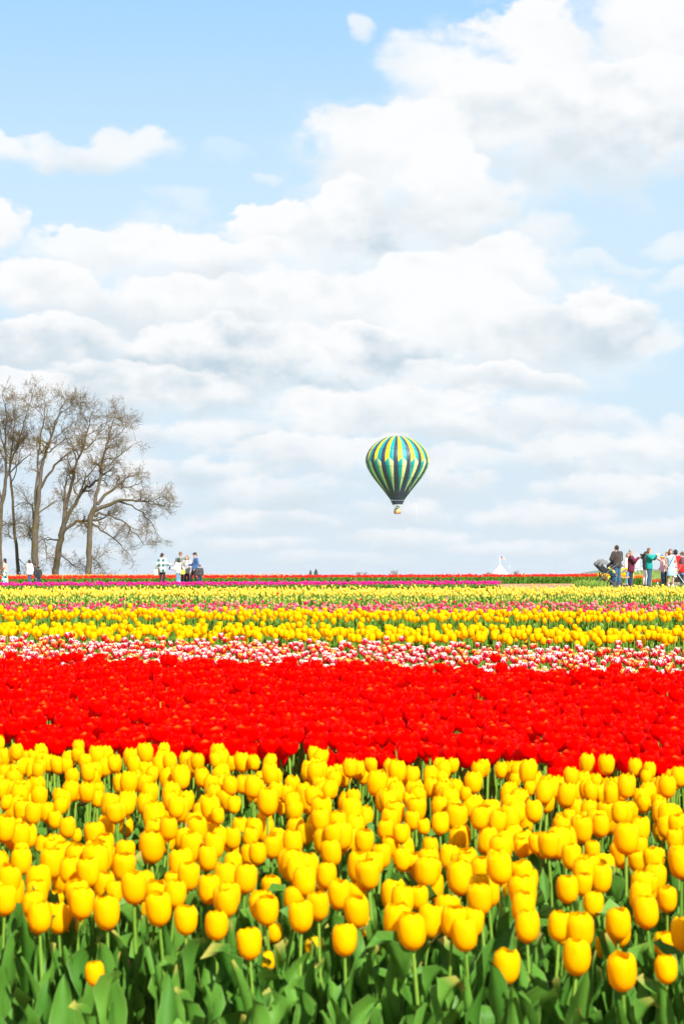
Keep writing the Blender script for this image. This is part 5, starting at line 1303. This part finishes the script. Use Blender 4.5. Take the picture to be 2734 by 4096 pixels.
person('person in a black quilted vest and white trousers behind the teal jacket', 2580, 2206, 91.5, 120, dict(la=((-.36, .02, 1.48), (-.14, .0, 1.60)), ra=((.34, .0, 1.46), (.13, .0, 1.6))), dict(kind='jacket', mat=PUFB, name='vest', g=.045, hem=-.10), dict(kind='trousers', mat=WHITEC, flare=.02), SHOE_D, (H_DARK, 'bun'))
r, _, _ = person('person with long brown hair in a teal jacket, photographing at arm\'s length', 2593, 2192, 87.0, 66, dict(ra=((.26, .20, 1.28), (.10, .32, 1.43)), la=((-.27, .17, 1.26), (-.12, .30, 1.42)), look=.0),
       dict(kind='jacket', mat=cloth('teal_shell', (0.0, 0.21, 0.20), .6), g=.034, hem=-.13, hood=True), dict(kind='trousers', mat=cloth('denim_mid', (0.022, 0.062, 0.115)), flare=.02), SHOE_D, (H_BROWN, 'long'), tone='fair', bulk=1.14, glasses=None)
phone('pale phone held out by the person in the teal jacket', r, (-.02, .41, 1.47), R(25), R(90), M_PHONE_W)
person('child in a rainbow knitted hat, pink top and jeans', 2647, 2222, 91, -82, dict(ra=((.22, .02, 1.12), (.20, .16, .92))), dict(kind='jacket', mat=cloth('lilac_top', (0.62, 0.38, 0.46)), name='top', g=.02), dict(kind='trousers', mat=DENIM, flare=.012), SHOE_D, (H_BROWN, 'short'),
       (pattern('rainbow_knit', _rainbow(1.62, 1.78, [(.75, .08, .0), (.85, .30, .0), (.85, .62, .0), (.05, .35, .08), (.02, .10, .5), (.12, .03, .3)])), 'beanie'), tone='fair')
person('person with brown hair in a tan cardigan, red sleeve pointing left', 2664, 2208, 91.4, -55, dict(ra=((.30, .18, 1.34), (.30, .42, 1.46)), look=.2), dict(kind='jacket', mat=cloth('rose_tan_knit', (0.42, 0.26, 0.24)), name='cardigan', g=.03, hem=-.20), dict(kind='trousers', mat=BLACKC), SHOE_D, (H_BROWN, 'bun'))
r9, P9, k9 = person('person with a brown bob in a sleeveless pale blue dress, hand on hip', 2680, 2196, 86.3, 6, dict(ra=((.36, -.06, 1.16), (.20, .06, .97)), la=((-.25, -.01, 1.13), (-.27, .08, .88)), head=(.015, .03, 1.62)),
       dict(kind='tee', mat=cloth('pale_blue_linen', (0.26, 0.37, 0.49)), name='bodice', g=.012, hem=.02), dict(kind='skirt', mat=cloth('pale_blue_linen', (0.26, 0.37, 0.49)), hem=.50, w=.215), SHOE_W, (H_BROWN, 'bob'), tone='fair', arms='none')
t = tube([(-.11, .13, 1.42), (.0, .155, 1.22), (.10, .165, 1.05), (.16, .15, .95), (.20, .05, .86)], .014, 5); st = mesh_np('strap', t.V, t.F, STRAP); obj('shoulder_strap', st, r9)
t = tube([(-.27 + .035 * cos(a), .075 + .035 * sin(a), .905) for a in np.linspace(0, 2 * pi, 13)], .012, 5); obj('wristwatch', mesh_np('wristwatch', t.V, t.F, BLACKC), r9)
person('person with short black curls in a red top behind the blue dress', 2699, 2199, 90, 165, None, dict(kind='jacket', mat=cloth('red_jersey', (0.66, 0.008, 0.012)), name='top', g=.02), dict(kind='trousers', mat=KHAKI, flare=.02), SHOE_D, (H_BLACK, 'curly'))
person('bearded person in a maroon t-shirt and grey jeans at the picture edge', 2726, 2206, 88.4, -112, None, dict(kind='tee', mat=cloth('maroon_jersey', (0.12, 0.032, 0.040)), name='t_shirt', g=.03, hem=-.13), dict(kind='trousers', mat=cloth('grey_denim', (0.05, 0.075, 0.12)), flare=.03), SHOE_D, (H_BROWN, 'short'), tone='fair', bulk=1.28, arms='short', glasses=M_GLASS)
# ---- passengers
for dx, dy, lab, mt, hr in ((-.36, -.20, 'balloon passenger in dark grey at one end of the basket', CHAR, H_DARK), (.05, .0, 'balloon passenger in lime green in the middle of the basket', cloth('lime_shirt', (.35, .60, .04)), H_BLACK), (.42, .10, 'balloon passenger in a pale shirt at the other end of the basket', cloth('cream_shirt', (.70, .60, .50)), H_BROWN)):
    person(lab, 0, 0, BD, 20, None, dict(kind='shirt', mat=mt, name='shirt'), dict(kind='trousers', mat=DENIM_D), SHOE_D, (hr, 'short'), base=(BX + dx, BD + dy, BAL_Z + .10), height=1.66, voxel=.04, group='balloon passengers')
settle()

# ------------------------------------------------------------------ pushchair, cart and small things
M_TYRE = plain('rubber', (0.02, 0.02, 0.022), .7); M_FRAME = plain('frame_grey', (0.10, 0.105, 0.11), .4, metal=.4); M_HOOD = cloth('hood_grey', (0.12, 0.125, 0.13)); M_TOY = plain('toy_yellow', (0.80, 0.50, 0.02), .5); M_TOYG = plain('toy_green', (0.12, 0.45, 0.10), .5)
def wheel(parent, c, r, w=.035):
    hub = empty('wheel', c, 0, parent)
    t = tube([(r * cos(a), 0, r * sin(a)) for a in np.linspace(0, 2 * pi, 25)], w * .5, 6); obj('tyre', mesh_np('tyre', t.V, t.F, M_TYRE), hub)
    sp = [tube([(0, 0, 0), (r * .95 * cos(a), 0, r * .95 * sin(a))], .010, 5) for a in np.linspace(0, 2 * pi, 6)[:-1]] + [tube([(0, -.03, 0), (0, .03, 0)], .028, 8, True), tube([(r * .8 * cos(a), 0, r * .8 * sin(a)) for a in np.linspace(0, 2 * pi, 21)], .010, 5)]
    J = T.join(sp); obj('rim', mesh_np('rim', J.V, J.F, M_FRAME), hub)
def pushchair():
    p = gp(2424, 86.6); root = empty('pushchair', p, R(12)); tag(root, 'black pushchair with a grey folding hood and toys on its bar', 'pushchair')
    for y in (-.27, .27):
        for x, r in ((.26, .125), (.46, .115)): wheel(root, (x - (.0 if y < 0 else .02), y, r), r)
        wheel(root, (-.62, y * .8, .09), .09)
        fr = [tube([(-.62, y * .8, .12), (-.22, y, .50), (.10, y, .82), (.40, y, 1.0)], .022, 7), tube([(-.22, y, .50), (.26, y, .14)], .022, 7), tube([(-.24, y, .46), (-.24, y, .66)], .03, 7)]
        J = T.join(fr); obj('frame', mesh_np('frame', J.V, J.F, M_FRAME), root)
    t = tube([(.40, -.27, 1.0), (.47, -.15, 1.03), (.47, .15, 1.03), (.40, .27, 1.0)], .022, 7); obj('handlebar', mesh_np('handlebar', t.V, t.F, BLACKC), root)
    t = tube([(.12, -.24, .62), (.34, -.20, .50), (.40, 0, .48), (.34, .20, .50), (.12, .24, .62)], .022, 7); obj('bumper_bar', mesh_np('bumper_bar', t.V, t.F, BLACKC), root)
    # reclined seat shell
    prof = [(-.52, 1.00), (-.46, .93), (-.26, .72), (-.10, .62), (.10, .62), (.16, .70), (.10, .78), (-.06, .80), (-.24, .96), (-.40, 1.10)]
    V = [(x, y, z) for y in (-.22, .22) for x, z in prof]; n = len(prof); F = [(j, (j + 1) % n, n + (j + 1) % n, n + j) for j in range(n)]
    V += [(-.15, -.22, .8), (-.15, .22, .8)]; F += [((j + 1) % n, j, 2 * n, -1) for j in range(n)] + [(n + j, n + (j + 1) % n, 2 * n + 1, -1) for j in range(n)]
    obj('seat', mesh_np('seat', np.array(V), F, BLACKC, smooth=False), root)
    # hood: ribbed quarter shell
    V = []; na, nb = 9, 9
    for i in range(na):
        a = R(38) + R(118) * i / (na - 1)
        for j in range(nb):
            b = pi * j / (nb - 1); rr = .40 + .018 * (1 if i % 2 else -1)
            V.append((-.24 + rr * cos(a) * (.35 + .65 * sin(b)) , -.25 * cos(b), .84 + rr * sin(a) * (.45 + .55 * sin(b))))
    obj('hood', mesh_np('hood', np.array(V), grid_faces(nb, na), M_HOOD), root)
    t = box(-.10, 0, .24, .72, .40, .16)
    V = t.V.copy(); V[V[:, 2] > .25, 0] *= 1.15; obj('basket', mesh_np('basket', V, t.F, BLACKC, smooth=False), root)
    for c, mt in (((.02, -.24, .84), M_TOY), ((.08, -.24, .78), M_TOYG), ((.22, -.22, .72), M_TOY), ((.26, -.22, .66), M_TOY)): t = ball(c, .05, 8); obj('toy', mesh_np('toy', t.V, t.F, mt), root)
pushchair()
M_YCHAIR = plain('chair_yellow', (0.80, 0.50, 0.01), .5); FLAME = pattern('orange_print', lambda N, co, x, y, z: N.mix(N.m('GREATER_THAN', N.noise(co, 26, 3, .6), .52), (.75, .26, .02), (.06, .02, .04)))
def chair():
    p = gp(2436, 90.5); root = empty('garden_chair', p, R(-70)); tag(root, 'yellow wooden chair draped with orange patterned cloth behind the pushchair', 'chair')
    for x in (-.2, .2):
        for y, h in ((-.2, .44), (.2, .92)): t = box(x, y, h / 2, .05, .05, h); obj('leg', mesh_np('leg', t.V, t.F, M_YCHAIR, smooth=False), root)
    t = box(0, 0, .45, .48, .46, .04); obj('seat', mesh_np('seat', t.V, t.F, M_YCHAIR, smooth=False), root)
    for z in (.60, .74, .88): t = box(0, .2, z, .36, .03, .07); obj('slat', mesh_np('slat', t.V, t.F, M_YCHAIR, smooth=False), root)
    V = []
    for i, (y, z) in enumerate(((-.27, .16), (-.25, .47), (0, .49), (.16, .50), (.15, .86))):
        for j in range(6): V.append((-.19 + .076 * j, y + .012 * sin(j * 2.1 + i), z + .006 * sin(j * 3)))
    obj('draped_cloth', mesh_np('draped_cloth', np.array(V), grid_faces(6, 5), FLAME), root)
chair()
def rocker():
    p = gp(2497, 90.0); root = empty('wooden_rocker', p, R(10)); tag(root, 'low wooden rocking seat with a curved yellow hoop beside the brown hoodie', 'seat')
    for y in (-.16, .16):
        t = tube([(.30 * cos(a) * 1.1, y, .52 + .30 * sin(a)) for a in np.linspace(R(-30), R(150), 14)], .035, 7); obj('hoop', mesh_np('hoop', t.V, t.F, M_YCHAIR), root)
        t = tube([(-.32, y, .12), (0, y, .04), (.32, y, .12)], .03, 6); obj('runner', mesh_np('runner', t.V, t.F, STRAP), root)
        for x in (-.2, .2): t = tube([(x, y, .08), (x, y, .42)], .022, 6); obj('leg', mesh_np('leg', t.V, t.F, STRAP), root)
    t = box(.04, 0, .43, .55, .36, .06); obj('seat', mesh_np('seat', t.V, t.F, cloth('oak_wood', (.42, .20, .07), .6), smooth=False), root)
rocker()
TOWEL = pattern('striped_towel', _rainbow(.42, 1.02, [(.75, .72, .70), (.10, .35, .60), (.80, .50, .05), (.75, .10, .15), (.75, .72, .70), (.10, .45, .50), (.80, .50, .05), (.75, .72, .7), (.70, .10, .2), (.15, .3, .6), (.80, .45, .05), (.75, .72, .70)]))
def cart():
    p = gp(2710, 87.4); root = empty('folding_cart', p, R(-12)); tag(root, 'black pushchair cart hung with a striped towel and a red jacket', 'cart')
    for y in (-.24, .24):
        for x in (-.28, .30): wheel(root, (x, y, .10), .10)
        fr = [tube([(-.28, y, .12), (.30, y, .12)], .018, 6), tube([(-.26, y, .14), (.16, y, 1.02)], .018, 6), tube([(.28, y, .14), (-.14, y, .74)], .018, 6)]
        J = T.join(fr); obj('frame', mesh_np('frame', J.V, J.F, M_STEEL), root)
    t = tube([(.10, -.24, 1.04), (.22, -.24, 1.05), (.22, .24, 1.05), (.10, .24, 1.04)], .022, 6); obj('handle', mesh_np('handle', t.V, t.F, BLACKC), root)
    t = box(.0, 0, .36, .50, .42, .30); V = t.V.copy(); V[V[:, 2] < .3, 0] *= .85; obj('bin', mesh_np('bin', V, t.F, BLACKC, smooth=False), root)
    V = []; U = []
    for i in range(6):
        for j in range(4): V.append((-.26 + .20 * j / 3, -.27 - .01 * sin(i + j * 2), 1.04 - .60 * i / 5)); U.append((j / 3, i / 5))
    obj('striped_towel', mesh_np('striped_towel', np.array(V), grid_faces(4, 6), TOWEL), root)
    t = T.join([ball((-.02, -.05, .54), .15, 10, (1.3, 1, .5)), ball((.12, .05, .56), .12, 10, (1.1, 1, .5))]); obj('blanket', mesh_np('blanket', t.V, t.F, pattern('navy_print', lambda N, co, x, y, z: N.mix(N.m('GREATER_THAN', N.noise(co, 30, 3, .6), .55), (.02, .05, .18), (.30, .45, .70)))), root)
    t = loft([(np.array([.14, -.20, .62]), .13, .05), (np.array([.14, -.20, .80]), .14, .06), (np.array([.15, -.19, 1.0]), .10, .04)], 12); obj('red_jacket', mesh_np('red_jacket', t.V, t.F, cloth('red_jersey', (0.66, 0.008, 0.012))), root)
cart()
def bottle():
    p = gp(2626, 84.6); root = empty('water_bottle', p); tag(root, 'brushed steel water bottle with a red cap standing on the grass', 'bottle')
    t = lathe([(.002, .024), (.040, .024), (.042, .034), (.042, .18), (.036, .205), (.028, .212), (.002, .212)], 16); obj('bottle_body', mesh_np('bottle_body', t.V, t.F, M_STEEL), root, scale=(1.05, 1.05, 1.05))
    t = lathe([(.030, .212), (.032, .216), (.032, .245), (.026, .250), (.002, .250)], 16); obj('cap', mesh_np('cap', t.V, t.F, cloth('red_cap', (.55, .03, .03), .4)), root, scale=(1.05, 1.05, 1.05))
bottle()

# ------------------------------------------------------------------ air
def haze():
    m = bpy.data.materials.new('haze'); m.use_nodes = True; t = m.node_tree; t.nodes.clear()
    v = t.nodes.new('ShaderNodeVolumePrincipled'); o = t.nodes.new('ShaderNodeOutputMaterial'); t.links.new(v.outputs[0], o.inputs['Volume'])
    v.inputs['Color'].default_value = (0.86, 0.93, 1.0, 1); v.inputs['Density'].default_value = HAZE; v.inputs['Anisotropy'].default_value = 0.2
    b = box(0, 7200, 28, 19000, 14600, 74)
    ob = obj('haze', mesh_np('haze', b.V, b.F, m, smooth=False)); tag(ob, kind='stuff')
HAZE = 0.00005
haze()
